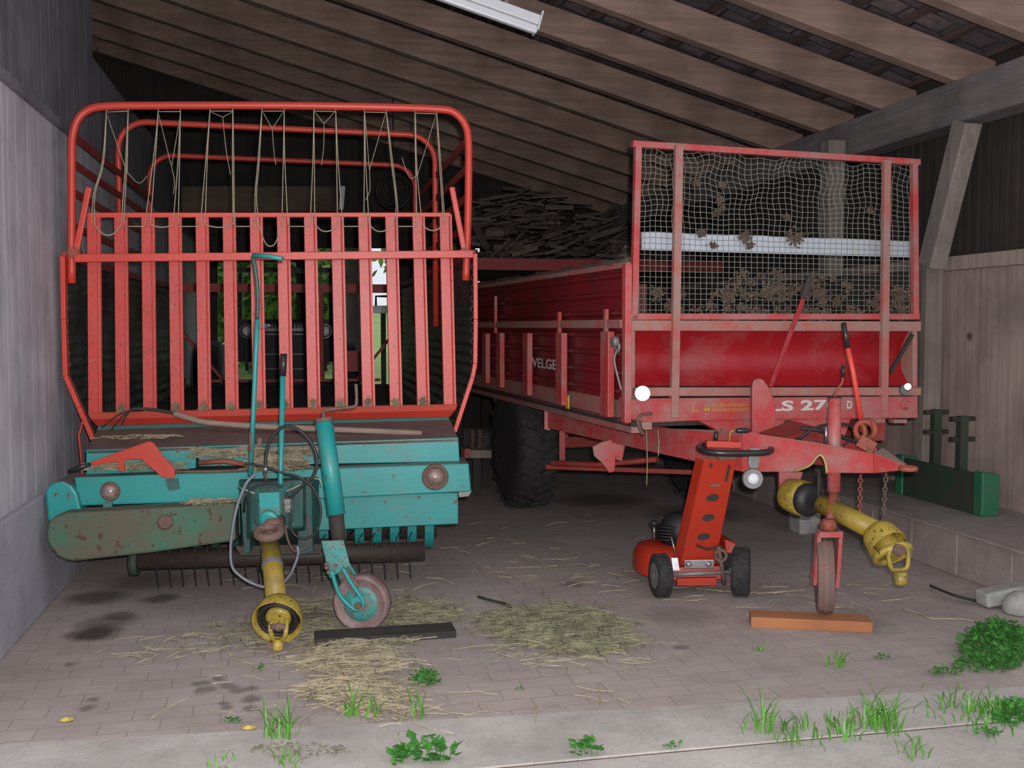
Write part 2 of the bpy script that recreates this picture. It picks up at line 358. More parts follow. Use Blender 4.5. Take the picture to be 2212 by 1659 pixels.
# ================================================================== THE BARN
APR = 3.79
_a, _b = fz(-300, 1625), fz(2400, 1472)
_d = (_b - _a).normalized(); APL, APRR = _a - _d * 4, _b + _d * 4
mb = MB(); mb.poly([APL, APRR, B(9, 15.0, 0), B(-9, 15.0, 0)], (0, 0, -.12)); mb.build('floor', 'pavers', kind='structure')
mb = MB()
mb.poly([B(-9, 3.34, 0), B(9, 3.34, 0), APRR, APL], (0, 0, -.12))
mb.poly([B(-9, -1.5, -.003), B(9, -1.5, -.003), B(9, 3.322, -.003), B(-9, 3.322, -.003)], (0, 0, -.12))
mb.build('trim_1', 'apron', kind='structure', label='pale concrete strip in front of the barn')
mb = MB(); mb.poly([B(-60, 15, -.02), B(60, 15, -.02), B(60, 24, -.02), B(-60, 24, -.02)], (0, 0, -.1)); mb.poly([B(-60, 24, -.02), B(60, 24, -.02), B(60, 75, 2.9), B(-60, 75, 2.9)], (0, 0, -.1)); mb.build('trim_2', 'field', kind='structure', label='green meadow behind the barn')
mb = MB(); mb.poly([B(-9, 3.3221, -.007), B(9, 3.3221, -.007), B(9, 3.3399, -.007), B(-9, 3.3399, -.007)], (0, 0, -.08)); mb.build('trim_5', 'muck', kind='structure', label='soil filled joint between the concrete slabs')
# left wall
U0 = -1.35; U1 = 4.65; VF = 4.0; VB = 15.0
def boards(mb, u, v0, v1, z0, z1, w_=.22, th=.025, seed=1, side=1, gap=.0018, zf=None):
    R = random.Random(seed); v = v0
    while v < v1:
        ww = min(w_ * R.uniform(.85, 1.15), v1 - v); off = R.uniform(0, .006)
        zt = zf(v) if zf else z1
        a, b = v + gap, v + ww - gap
        mb.poly([B(u, a, z0), B(u, b, z0), B(u, b, zt), B(u, a, zt)], BU * (-(th - off)) * side)
        v += ww
mb = MB(); boards(mb, U0 - .005, VF, VB, .60, 2.66, seed=3)
mb.poly([B(U0 - .04, VF, .6), B(U0 - .04, VB, .6), B(U0 - .04, VB, 3.38), B(U0 - .04, VF, 3.38)], BU * -.06)
mb.build('wall_left', 'wallgrey', kind='structure')
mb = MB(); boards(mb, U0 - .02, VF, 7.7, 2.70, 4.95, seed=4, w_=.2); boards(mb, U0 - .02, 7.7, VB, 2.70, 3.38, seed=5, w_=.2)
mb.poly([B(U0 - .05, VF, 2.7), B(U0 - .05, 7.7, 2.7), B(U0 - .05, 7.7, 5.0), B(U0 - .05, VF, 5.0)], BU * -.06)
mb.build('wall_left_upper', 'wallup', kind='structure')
mb = MB(); mb.poly([B(U0 + .03, VF, 2.66), B(U0 + .03, VB, 2.66), B(U0 + .03, VB, 2.705), B(U0 + .03, VF, 2.705)], BU * -.07); mb.build('trim_3', 'wallup', kind='structure')
mb = MB(); mb.poly([B(U0 + .035, VF, 0), B(U0 + .035, VB, 0), B(U0 + .035, VB, .61), B(U0 + .035, VF, .61)], BU * -.2); mb.build('baseboard_left', 'plinth', kind='structure', bevel=.01)
# dark neighbouring bay on the left; unseen front wall added to block the sky
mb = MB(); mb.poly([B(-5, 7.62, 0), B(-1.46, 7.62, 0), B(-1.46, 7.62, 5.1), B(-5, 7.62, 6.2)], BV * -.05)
mb.poly([B(-5, 7.6, 0), B(-5, VB, 0), B(-5, VB, 6.2), B(-5, 7.6, 6.2)], BU * -.05); mb.build('wall_side_blocker', 'walldark', kind='structure')
# right wall
mb = MB(); boards(mb, U1, VF, VB, .27, 1.93, w_=.15, seed=8, side=-1); mb.poly([B(U1 + .03, VF, 0), B(U1 + .03, VB, 0), B(U1 + .03, VB, 1.97), B(U1 + .03, VF, 1.97)], BU * .05)
mb.build('wall_right', 'wallright', kind='structure')
mb = MB()
v = VF
while v < VB:
    mb.poly([B(U1 + .06, v, 1.95), B(U1 + .06, v + .06, 1.95), B(U1 + .06, v + .06, 3.45), B(U1 + .06, v, 3.45)], BU * .04)
    mb.poly([B(U1 + .085, v + .06, 1.95), B(U1 + .085, v + .1, 1.95), B(U1 + .085, v + .1, 3.45), B(U1 + .085, v + .06, 3.45)], BU * .03); v += .1
mb.build('wall_right_upper', 'walldark', kind='structure')
mb = MB(); mb.poly([B(U1 - .07, VF, 1.90), B(U1 - .07, VB, 1.90), B(U1 - .07, VB, 2.0), B(U1 - .07, VF, 2.0)], BU * .12); mb.build('trim_4', 'wallright', kind='structure', bevel=.008)
mb = MB(); v = VF
R = random.Random(2)
while v < VB:
    L = R.uniform(.38, .5)
    mb.poly([B(3.87 + R.uniform(-.006, .006), v + .006, 0), B(3.87, v + L, 0), B(3.87, v + L, .262), B(3.87, v + .006, .262)], BU * .7); v += L
mb.poly([B(3.84, VF, .262), B(U1 + .05, VF, .262), B(U1 + .05, VB, .262), B(3.84, VB, .262)], (0, 0, .015))
mb.build('baseboard_right', 'ledge', kind='structure', bevel=.01)
# roof
TH = 0.28
def zr(u): return 3.17 + TH * (4.4 - u)        # underside of the rafters
RV = [7.16 + .91 * k for k in range(-3, 9)]
ceil = MB()
u = -5.2
n = 0
while u < 5.1:
    z0 = zr(u) + .30; z1 = zr(u + .36) + .285
    ceil.poly([B(u, VF - .2, z0 + .012), B(u + .36, VF - .2, z1), B(u + .36, VB + .1, z1), B(u, VB + .1, z0 + .012)], (0, 0, .02)); u += .33
ceil = ceil.build('ceiling', 'tiles', kind='structure')
for k in range(30):
    u = -4.9 + .33 * k
    MB().bar(B(u, VF - .1, zr(u) + .262), B(u, VB, zr(u) + .262), .05, .035).build('batten', 'batten', ceil)
for i, vv in enumerate(RV):
    m_ = MB(); u0, u1 = -5.0, 4.80
    m_.poly([B(u0, vv, zr(u0)), B(u1, vv, zr(u1)), B(u1, vv, zr(u1) + .235), B(u0, vv, zr(u0) + .235)], BV * .11)
    m_.build('rafter', 'rafter', bevel=.006, label='long brown sawn rafter sloping down under the roof tiles', cat='rafter', group='rafters under the tiled roof')
# plate beam, brace and posts
MB().poly([B(4.40, VF - .1, 2.88), B(4.62, VF - .1, 2.88), B(4.62, VB, 2.88), B(4.62, VB, 3.155), B(4.40, VB, 3.155), B(4.40, VF - .1, 3.155)][:0] or [B(4.40, VF - .1, 2.88), B(4.62, VF - .1, 2.88), B(4.62, VF - .1, 3.168), B(4.40, VF - .1, 3.168)], BV * (VB - VF + .1)).build('roof_beam', 'beam', bevel=.012, label='heavy grey timber beam carrying the lower rafter ends on the right', cat='beam')
def Bpx(px, py, u):   # point on the vertical plane u = const
    r = ray(px, py); n = BU; return CAM + r * ((B(u, 0, 0) - CAM).dot(n) / r.dot(n))
a = Bpx(2090, 262, 4.45); b = Bpx(2012, 575, 4.45)
MB().bar(a, b, .16, .13, BU).build('diagonal_brace', 'post', bevel=.01, label='slanting grey timber brace under the roof beam', cat='brace')
pc = Bpx(2008, 600, 4.5); MB().bar(V((pc.x, pc.y, .275)), V((pc.x, pc.y, 1.98)), .14, .14, BV).build('timber_post', 'post', bevel=.01, label='square timber post that the slanting brace meets beside the boarded wall', cat='post')
pc = Bpx(1796, 500, 4.28); MB().bar(V((pc.x, pc.y, .28)), V((pc.x, pc.y, 3.0)), .15, .15, BV).build('timber_post', 'post', bevel=.01, label='grey timber post seen through the wire mesh of the spreader', cat='post')
# fluorescent lamp hanging between rafters
t = thing('ceiling_lamp', 'long white fluorescent ceiling lamp under the rafters', 'lamp', wp(1100, 20, 6.6))
a = wp(1160, 50, 6.35); dv = V((BC, BS, -.28)).normalized(); b = a - dv * 1.6
MB().bar(a, b, .15, .06).build('lamp_housing', 'lampw', t, bevel=.006)
q = V((0, -.035, -.055)); MB().bar(a + q, b + q, .05, .05).build('lamp_tube', 'lampw', t, bevel=.012, label='white lamp tube')
q2 = V((0, .0, -.01)); MB().bar(a + dv * .012, a + dv * .0 + V((0, 0, 0)), .155, .12).build('end_cap', 'lampw', t, bevel=.004)
for k in (.2, 1.3): MB().bar(a - dv * k + Z * .02, a - dv * k + Z * .30, .02, .02).build('hanger', 'grey', t)

# back wall with its gaps
PB = Plane(B(0, 14.95, 0), (BC, BS))
def bw(mb, x0, y0, x1, y1, d=0, th=.05): mb.poly([PB.p(x0, y0, d), PB.p(x1, y0, d), PB.p(x1, y1, d), PB.p(x0, y1, d)], -PB.n * th)
mb = MB()
bw(mb, -50, 100, 640, 566); bw(mb, 640, 100, 1700, 536); bw(mb, -50, 560, 470, 960); bw(mb, 850, 536, 1027, 960)
for k in range(6): bw(mb, 1027, 578 + k * 11, 1037, 585 + k * 11)
bw(mb, 1026, 645, 1040, 960); bw(mb, 1037, 536, 1058, 960); bw(mb, 1058, 536, 1700, 574); bw(mb, 1058, 582, 1700, 597)
bw(mb, 1058, 624, 1700, 960); bw(mb, 1086, 597, 1120, 624); bw(mb, 1180, 575, 1700, 624); bw(mb, 1120, 608, 1180, 624); bw(mb, 1058, 609, 1088, 611)
bw(mb, 640, 530, 668, 800); bw(mb, 1090, 574, 1100, 582); bw(mb, 1130, 574, 1150, 584)
mb.build('wall_back', 'walldark', kind='structure')
# loft above the rear with firewood
LZ = 2.22
mb = MB(); mb.poly([B(1.7, 10.6, LZ), B(4.6, 10.6, LZ), B(4.6, 14.6, LZ), B(1.7, 14.6, LZ)], (0, 0, -.06)); 
loft = thing('loft_platform', 'dark timber loft platform with a dull red edge beam behind the wagons', 'loft', B(2.8, 10.6, 0))
mb.build('platform_boards', 'loft', loft)
MB().bar(B(1.6, 10.55, LZ - .07), B(4.6, 10.55, LZ - .07), .1, .12).build('edge_beam', 'reddk', loft, label='dull red edge beam')
for u in (1.66, 4.5): MB().bar(B(u, 10.7, 0 if u < 3 else .28), B(u, 10.7, LZ - .061), .14, .14).build('loft_post', 'walldark', loft)
mb = MB(); R = random.Random(5)
for k in range(260):
    u = R.uniform(1.75, 4.3); v_ = R.uniform(10.62, 12.2); hgt = .9 * max(.15, 1 - abs(u - 2.6) / 2.2) * min(1, .35 + (v_ - 10.6) * 1.2)
    z = LZ + .03 + R.random() * hgt; a = R.gauss(0, .8); L = R.uniform(.12, .5); d = V((math.cos(a) * BC, math.sin(a) * .6 + .2, R.uniform(-.15, .5))).normalized()
    c = B(u, v_, z); r = R.uniform(.008, .03); e0 = c - d * L / 2; e1 = c + d * L / 2
    lo = min(e0.z, e1.z) - r * 1.2
    if lo < LZ: e0 += Z * (LZ - lo); e1 += Z * (LZ - lo)
    mb.bar(e0, e1, r * 2, r * R.uniform(1, 2))
mb.build('firewood_pile', 'stick', label='heap of split firewood and sticks lying on the rear loft', cat='firewood', kind='stuff')
p = wp(1302, 548, 11.0); MB().poly([B(3.42, 10.75, LZ + .002), B(3.72, 10.75, LZ + .002), B(3.66, 10.78, LZ + .12), B(3.58, 10.80, LZ + .20)], BV * .02).build('board_offcut', 'post', label='pale triangular board offcut leaning by the firewood', cat='board')
# brown cross timber and hanging things above the rear of the loader wagon
MB().poly([wp(392, 402, 11.6), wp(744, 402, 12.2), wp(744, 456, 12.2), wp(392, 458, 11.6)], BV * .08).build('cross_timber', 'loft', bevel=.01, label='wide brown plank spanning above the rear of the loader wagon', cat='beam')
for (px, Y) in ((400, 11.75), (742, 12.35)):
    pass
t0 = wp(740, 420, 11.9); MB().bar(wp(741, 403, 11.95), wp(737, 452, 11.9), .05, .03, BV).build('paper_label', 'lampw', label='small white tag fixed to the end of the brown plank', cat='tag')
mb = MB(); mb.ring(wp(850, 413, 11.73), (0.1, 1, 0), .20, .012); mb.ring(wp(853, 416, 11.75), (0.15, 1, 0), .185, .012); mb.ring(wp(848, 410, 11.71), (0, 1, 0), .17, .01)
mb.tube([wp(850, 382, 11.75), V((wp(850, 378, 11.75).x, 11.75, zr(1.15) + .03))], .005)
mb.build('hose_coil', 'black', label='black hose coil hanging behind the right hoop of the loader wagon', cat='hose')

# ================================================================== LOADER WAGON (teal and red)
L = Plane(wp(135, 705, 5.9), ang(8))
AL = V((-math.sin(math.radians(11.3)), math.cos(math.radians(11.3)), 0))
LN = L.n
lw = thing('loader_wagon', 'teal and orange-red loader wagon with slatted front grid on the left', 'farm wagon', V((-1.5, 6.0, 0)))
def LP(px, py, d=0): return L.p(px, py, d)
grid = MB()
grid.poly([LP(190, 459, .03), LP(973, 459, .03), LP(973, 468, .03), LP(190, 470, .03)], -LN * .04)
gr = grid.build('front_grid', 'red', lw, bevel=.003)
MB().bar(LP(162, 558, .06), LP(1022, 549, .06), .04, .046).build('cross_bar', 'red', gr, bevel=.004)
mb = MB(); mb.poly([LP(188, 892, .04), LP(989, 873, .04), LP(984, 886, .075), LP(196, 906, .075)], -LN * .06)
mb.poly([LP(196, 905, .075), LP(984, 885, .075), LP(972, 901, .03), LP(208, 920, .03)], -LN * .06)
mb.build('bottom_rail', 'red', gr, bevel=.004)
for i in range(14):
    xt = 188 + 58.6 * i; xb = 191 + 59.25 * i; yb = 893 - 1.4 * i; m_ = MB()
    if i == 13: xb -= 2
    a0, a1, b0, b1 = LP(xt, 462, .028), LP(xt + 20, 462, .028), LP(xb, yb, .028), LP(xb + 21, yb, .028)
    sec = [(-.004, -.02), (0, 0), (.053, 0), (.056, -.008), (.059, -.009), (.062, -.002), (.073, -.002), (.073, -.02), (.068, -.02), (.066, -.010), (.060, -.016), (.052, -.015), (.048, -.006), (.006, -.006), (.002, -.02)]
    m_.hex([a0 + L.h * x + LN * y for x, y in sec], [b0 + L.h * x * 1.03 + LN * y for x, y in sec])
    m_.build('grid_slat', 'redslat', gr)
for i in range(1, 13):   # hay tufts caught in the foot of the slats
    xb = 191 + 59.25 * i + 12; m_ = MB(); c = LP(xb, 884 - 1.4 * i, .038); R = random.Random(i)
    for k in range(60):
        o = V((R.gauss(0, .010), -.002 - R.random() * .012, R.gauss(0, .012))); d = V((R.gauss(0, 1), R.gauss(0, .3), R.gauss(0, 1))).normalized() * R.uniform(.008, .03 if k < 52 else .07)
        m_.bar(c + o - d * .5, c + o + d * .5, .003, .003)
    if i in (1, 3, 4, 5, 6, 7, 8, 9, 10, 11, 12): m_.build('hay_tuft', 'haygreen', gr)
# hoops
def hoop_pts(xl, xr, yt, yb, Yd, r=.2):
    return
fh = cat_rom([LP(155, 612, .0), LP(155, 450), LP(155, 330), LP(157, 292), LP(168, 258), LP(190, 238), LP(225, 230), LP(340, 228), LP(600, 228), LP(800, 231), LP(950, 236), LP(985, 246), LP(1005, 270), LP(1012, 305), LP(1012, 400), LP(1010, 500), LP(1006, 606)], 4)
MB().tube(fh, .0235, 10).build('front_hoop', 'red', lw)
def inner_hoop(d, ztop, nm):
    a = LP(155, 600) + AL * d; b = LP(1010, 600) + AL * d; h = (b - a); h.z = 0; Wd = h.length; h.normalize(); z0 = 1.5
    a.z = 0; r = .2; pts = [a + Z * z0, a + Z * (ztop - r)]
    for k in range(1, 6): t = k / 6 * math.pi / 2; pts.append(a + h * r * (1 - math.cos(t)) + Z * (ztop - r + r * math.sin(t)))
    pts.append(a + h * r + Z * ztop); pts.append(a + h * (Wd - r) + Z * (ztop - .04))
    for k in range(1, 6): t = k / 6 * math.pi / 2; pts.append(a + h * (Wd - r + r * math.sin(t)) + Z * (ztop - .04 - r + r * math.cos(t)))
    pts += [a + h * Wd + Z * (ztop - .04 - r), a + h * Wd + Z * z0]
    MB().tube(pts, .023, 10).build(nm, 'red', lw)
inner_hoop(1.585, 2.98, 'inner_hoop'); inner_hoop(3.06, 2.98, 'inner_hoop')
# side rails running back along the hoops
for (px, ys) in ((157, (292, 352, 415, 490)), (1010, (300, 362, 425, 490))):
    for y in ys:
        a = LP(px, y, -.03); b = a + AL * 3.1; MB().bar(a, b, .012, .045).build('side_rail', 'reddk', lw)
for (x0, y0, x1, y1) in ((192, 404, 163, 548), (976, 404, 1004, 548)):
    MB().bar(LP(x0, y0, .06), LP(x1, y1, .05), .034, .018, LN).build('locking_arm', 'red', lw, bevel=.006)
for (x, yy) in ((157, 545), (1005, 545)): MB().lathe(LP(x, yy, .08), -LN, [(0, .03), (.05, .034), (.08, .034)], 12).build('pivot_bolt', 'ironred', lw)
# edge frames of the side walls
for pts in ([(137, 553), (139, 690), (143, 812), (172, 880), (203, 950)], [(1026, 548), (1027, 690), (1026, 785), (1020, 815), (982, 932)]):
    m_ = MB(); q = [LP(x, y, .02) for x, y in pts]
    for k in range(len(q) - 1): m_.bar(q[k], q[k + 1], .026, .05, LN)
    m_.build('side_edge_frame', 'red', lw, bevel=.003)
# corrugated side sheets
ZT = LP(137, 556).z; ZM = LP(143, 812).z; ZB = LP(200, 945).z
def lside(sgn, p_top, p_mid, p_bot):
    m_ = MB(); prof = []
    nr = 16
    for k in range(nr * 2 + 1):
        t = k / (nr * 2); z = ZT + (ZB - ZT) * t
        if z > ZM: base = p_top + (p_mid - p_top) * ((ZT - z) / (ZT - ZM))
        else: base = p_mid + (p_bot - p_mid) * ((ZM - z) / (ZM - ZB))
        q = base.copy(); q.z = z
        q += V((1, 0, 0)) * (.02 if k % 2 else 0) * sgn; prof.append(q)
    loop = prof + [p + V((.0015 * sgn, 0, 0)) for p in reversed(prof)]
    m_.hex(loop, [p + AL * 4.75 for p in loop]); return m_
lside(1, LP(139, 556, -.02), LP(145, 812, -.02), LP(204, 950, -.02)).build('side_sheet', 'galv', lw)
lside(-1, LP(1024, 550, -.02), LP(1024, 785, -.02), LP(980, 932, -.02)).build('side_sheet', 'galv', lw)
a, b = LP(215, 925, -.03), LP(975, 912, -.03); z_ = min(a.z, b.z) - .02; a.z = b.z = z_
MB().poly([a, b, b + AL * 4.75, a + AL * 4.75], (0, 0, -.05)).build('load_floor', 'walldark', lw)
# upper edge bars of side walls
for p in (LP(139, 553), LP(1022, 549)): MB().bar(p, p + AL * 4.75, .03, .05).build('top_side_bar', 'reddk', lw)
# rear gate
RA = LP(150, 700) + AL * 4.75; RB = LP(1020, 700) + AL * 4.75; rh = (RB - RA); rh.z = 0; rw = rh.length; rh.normalize()
def RG(t, z): return V((RA.x, RA.y, z)) + rh * (rw * t)
m_ = MB(); m_.bar(RG(.02, 1.90), RG(.98, 1.90), .05, .09); m_.bar(RG(.1, .93), RG(.9, .93), .05, .03)
for t in (.36, .64): m_.bar(RG(t, .93), RG(t, 1.9), .04, .035)
m_.bar(RG(.03, 1.45), RG(.2, .95), .04, .03); m_.bar(RG(.97, 1.45), RG(.8, .95), .04, .03); m_.bar(RG(.02, 1.9), RG(.03, 1.4), .05, .05); m_.bar(RG(.98, 1.9), RG(.97, 1.4), .05, .05)
m_.poly([RG(.70, 1.02), RG(.86, 1.02), RG(.86, 1.24), RG(.70, 1.24)], -LN * .02)
m_.build('rear_gate', 'reddk', lw)
m_ = MB(); m_.bar(LP(165, 560, .02) + AL * .02, LP(165, 560, .02) + AL * .02 + V((0, 0, -.3)), .02, .05); 
# twines
ROPE = [((230, 242), [(222, 350), (203, 420)], [(198, 484), (205, 486)]), ((277, 240), [(272, 350)], [(262, 484), (267, 484)]),
        ((342, 241), [(335, 320)], [(313, 485), (325, 485)]), ((390, 241), [(386, 340)], [(374, 485), (385, 485)]),
        ((454, 240), [(446, 340)], [(433, 485), (443, 485)]), ((503, 240), [(503, 350)], [(504, 482), (506, 485)]),
        ((566, 240), [(558, 350), (552, 420)], [(552, 482), (559, 484)]), ((614, 240), [(613, 340)], [(609, 484), (622, 484)]),
        ((678, 240), [(677, 340)], [(670, 484), (680, 484)]), ((725, 241), [(728, 340)], [(729, 484), (740, 484)]),
        ((787, 242), [(788, 350)], [(786, 486), (797, 484)]), ((834, 243), [(845, 340), (857, 445)], [(847, 483), (857, 484)]),
        ((896, 244), [(899, 370)], [(901, 485), (912, 485)]), ((943, 246), [(950, 350)], [(958, 484), (961, 484)])]
VS = {0: ([(230, 245), (275, 375)], [(277, 245), (275, 372)], [(275, 372), (300, 396), (318, 380)]), 1: ([(342, 245), (370, 358)], [(390, 245), (371, 358)], [(370, 358), (377, 392), (374, 420)]),
      2: ([(456, 242), (481, 253)], [(502, 242), (481, 253)], [(481, 253), (488, 320), (498, 378)]), 3: ([(568, 242), (588, 278)], [(612, 242), (588, 278)], [(588, 278), (592, 330), (596, 356)]),
      4: ([(680, 242), (700, 267)], [(723, 242), (700, 267)], [(700, 267), (699, 320), (694, 357)]), 5: ([(788, 244), (798, 368)], [(833, 244), (798, 368)], [(798, 368), (799, 410), (790, 432)]),
      6: ([(898, 246), (900, 378)], [(942, 248), (902, 378)], [(902, 378), (885, 384), (868, 340)])}
for i in range(7):
    m_ = MB()
    for j in (2 * i, 2 * i + 1):
        t, mid, bots = ROPE[j]
        for k, bt in enumerate(bots):
            pts = [LP(t[0], t[1] - 6, .02)] + [LP(x + (k * 3 - 1), y, .02) for x, y in mid] + [LP(bt[0], bt[1], .045)]
            m_.tube(cat_rom(pts, 4), .0028, 5)
    a, b = ROPE[2 * i][0], ROPE[2 * i + 1][0]
    m_.tube([LP(a[0], a[1], .02), LP(b[0], b[1], .02)], .0028, 5)
    for seg in VS[i]:
        m_.tube(cat_rom([LP(x, y, -.05) for x, y in seg], 4), .0022, 5)
    # lower links
    a, b = ROPE[2 * i][2][1], ROPE[2 * i + 1][2][0]; sag = {0: 20, 3: 44, 4: 12, 5: 12, 6: 10}.get(i, 3)
    m_.tube(cat_rom([LP(a[0], a[1], .045), LP(a[0] * .75 + b[0] * .25, 487 + sag * .8, .045), LP((a[0] + b[0]) / 2, 488 + sag, .045), LP(a[0] * .25 + b[0] * .75, 487 + sag * .8, .045), LP(b[0], b[1], .045)], 4), .0038, 5)
    if i < 6:
        a, b = ROPE[2 * i + 1][2][1], ROPE[2 * i + 2][2][0]; m_.tube([LP(a[0], 489, .045), LP(b[0], 489, .045)], .0032, 5)
    m_.build('twine', 'twine', lw)
# --- deck and front beams
m_ = MB(); m_.poly([LP(210, 928, .03), LP(972, 906, .03), LP(990, 947, .45), LP(187, 973, .45)], (0, 0, -.02)); m_.build('front_deck', 'deckd', lw, bevel=.003)
m_ = MB(); m_.poly([LP(212, 919, .0), LP(968, 898, .0), LP(972, 912, .03), LP(210, 932, .03)], -LN * .03); m_.build('deck_lip', 'teal', lw)
m_ = MB(); m_.poly([LP(186, 972, .45), LP(424, 964, .45), LP(423, 1012, .45), (LP(186, 1030, .45))], -LN * .12)
m_.poly([LP(429, 964, .45), LP(990, 945, .45), LP(993, 997, .45), LP(429, 1008, .45)], -LN * .12); m_.build('upper_front_panel', 'teal', lw, bevel=.004)
m_ = MB(); m_.poly([LP(160, 1031, .56), LP(1013, 1001, .56), LP(1018, 1062, .56), LP(725, 1077, .56), LP(168, 1093, .56)], -LN * .3)
fb = m_.build('front_beam', 'teal', lw, bevel=.008)
m_ = MB(); m_.poly([LP(400, 1078, .50), LP(990, 1064, .50), LP(990, 1132, .50), LP(400, 1160, .50)], -LN * .3); m_.build('lower_front_panel', 'teal', lw, bevel=.006)
m_ = MB(); m_.poly([LP(990, 1060, .53), LP(1019, 1060, .53), LP(1012, 1072, .53), LP(992, 1074, .53)], -LN * .1); m_.build('beam_foot', 'grey', lw)
gp = [(99, 1152), (104, 1130), (114, 1119), (139, 1109), (315, 1099), (508, 1087), (510, 1169), (315, 1196), (158, 1213), (138, 1209), (122, 1201), (108, 1183), (101, 1168)]
bg = MB().poly([LP(x, y, .72) for x, y in gp], -LN * .16).build('belt_guard', 'tealrust', lw, bevel=.014)
m_ = MB(); m_.lathe(LP(358, 1127, .71), LN, [(0, .04), (.02, .04), (.028, .03)], 20); m_.build('guard_plug', 'rustm', bg)
m_ = MB(); m_.poly([LP(x, y, .60) for x, y in [(97, 1063), (102, 1052), (115, 1043), (134, 1039), (154, 1049), (166, 1066), (175, 1104), (103, 1128)]], -LN * .25); m_.build('drive_cover', 'teal', lw, bevel=.012)
m_ = MB(); m_.poly([LP(222, 1086, .58), LP(242, 1085, .58), LP(240, 1104, .62), LP(224, 1105, .62)], -LN * .03); m_.build('guard_strap', 'teal', lw)
def headlamp(px, py, d, R_, r_, nm):
    m_ = MB(); c = LP(px, py, d)
    m_.ring(c + LN * .006, LN, R_, .012)
    m_.lathe(c, LN, [(0, R_), (.008, R_), (.008, r_)], 24)
    o = m_.build(nm, 'rustm', lw)
    m_ = MB(); m_.lathe(c + LN * .008, LN, [(0, r_), (.012, r_ * .9), (.022, r_ * .5), (.025, .001)], 24, cap=False); m_.build('lamp_glass', 'lens', o)
headlamp(239, 1061, .56, .040, .036, 'front_lamp'); headlamp(940, 1030, .56, .062, .042, 'front_lamp')
m_ = MB(); m_.poly([LP(357, 1036, .57), LP(384, 1034, .57), LP(388, 1056, .57), (LP(364, 1060, .57))], -LN * .01); m_.build('catch_plate', 'tealdk', lw)
# orange lever with its rod
lv = MB().poly([LP(x, y, .62) for x, y in [(195, 998), (262, 974), (322, 953), (332, 957), (356, 990), (378, 1015), (377, 1033), (351, 1032), (305, 992), (269, 993), (268, 1018), (261, 1020), (255, 1011), (255, 997), (197, 1006)]], -LN * .012).build('release_lever', 'mower', lw, bevel=.002, label='bright orange angled release lever')
MB().tube([LP(196, 1002, .615), LP(172, 1010, .615), LP(150, 1018, .615)], [.008, .014, .012], 8).build('lever_grip', 'grip', lv)
MB().tube([LP(374, 1019, .60), LP(450, 1019, .60), LP(536, 1016, .60)], .009).build('lever_rod', 'rustm', lv)
m_ = MB(); m_.tube([LP(430, 1000, .52), LP(480, 996, .54), (LP(535, 1003, .56))], .014); m_.build('bale_guide_bar', 'ironred', lw)
m_ = MB(); m_.poly([LP(556, 946, .47), LP(566, 946, .47), LP(565, 974, .49), LP(555, 974, .49)], -LN * .01); m_.build('deck_catch', 'rustm', lw)
# --- pick-up
RP = Plane(L.A, (L.h.x, L.h.y))
ya = 1165; pu0 = LP(300, ya, .1); pu1 = LP(942, 1150, .1); pu0.z = pu1.z = .34
hd = (pu1 - pu0).normalized(); hn = V((hd.y, -hd.x, 0))
Rr = .19
nb = 17
for k in range(nb):
    c = pu0 + (pu1 - pu0) * ((k + .5) / nb); m_ = MB(); prof = []
    for j in range(13):
        t = math.radians(80 - 190 * j / 12); prof.append(c + hn * Rr * math.cos(t) + Z * Rr * math.sin(t) * .9)
    inn = [c + (p - c) * .97 for p in reversed(prof)]
    loop = prof + inn; half = hd * .026
    m_.hex([p - half for p in loop], [p + half for p in loop]); m_.build('stripper_band', 'teal' if k > 9 else 'tealdk', lw)
m_ = MB(); m_.tube([pu0, pu1], .11, 20); pk = m_.build('pickup_reel', 'walldark', lw)
m_ = MB(); a, b = LP(300, 1212, .42), LP(917, 1198, .42); a.z = b.z = .215; m_.tube([a, b], .055, 16); m_.build('feed_roller', 'oilbrown', lw)
m_ = MB(); a, b = LP(283, 1215, .40), LP(300, 1212, .40); a.z = b.z = .2; m_.tube([a, b], .075, 16); m_.build('roller_end', 'green', lw)
for k in range(21):
    px = 338 + 27.3 * k; 
    if 560 < px < 610: continue
    m_ = MB(); a = LP(px, 1190, .45); a.z = .30; m_.tube(cat_rom([a, a + V((.004, -.01, -.12)), a + V((.008, .0, -.235))], 3), .0035, 5); m_.tube([a + V((0, .25, 0)), a], .0035, 5); m_.build('pickup_tine', 'black', lw)
for px in (150, 905, 930):
    pass
# bright tapered strips in the gaps between the bands
for px in (682, 722, 762, 800, 838, 876):
    m_ = MB(); a = LP(px, 1140, .31); a.z = .50; m_.poly([a, a + hd * .012, a + hd * .03 + V((0, -.03, -.15)), a + hd * .0 + V((0, -.03, -.15))], -LN * .008); m_.build('bright_strip', 'chrome', lw)
# --- drawbar
def DP(px, py, Y): return wp(px, py, Y)
m_ = MB()
m_.hex([DP(515, 1035, 5.45), DP(690, 1030, 5.5), DP(688, 1180, 5.5), DP(520, 1190, 5.45)], [DP(540, 1042, 5.05), DP(655, 1036, 5.05), DP(655, 1140, 5.05), DP(540, 1150, 5.05)])
m_.build('drawbar', 'tealdk', lw, bevel=.01)
m_ = MB(); m_.hex([DP(538, 1044, 5.05), DP(634, 1036, 5.05), DP(636, 1128, 5.05), DP(546, 1132, 5.05)], [DP(559, 1066, 4.84), DP(604, 1064, 4.84), DP(605, 1140, 4.84), DP(560, 1140, 4.84)])
cb = m_.build('coupling_head', 'tealworn', lw, bevel=.012)
m_ = MB(); m_.poly([DP(560, 1065, 4.83), DP(603, 1063, 4.83), DP(604, 1096, 4.83), DP(561, 1098, 4.83)], (0, .01, 0)); m_.build('face_plate', 'teal', cb)
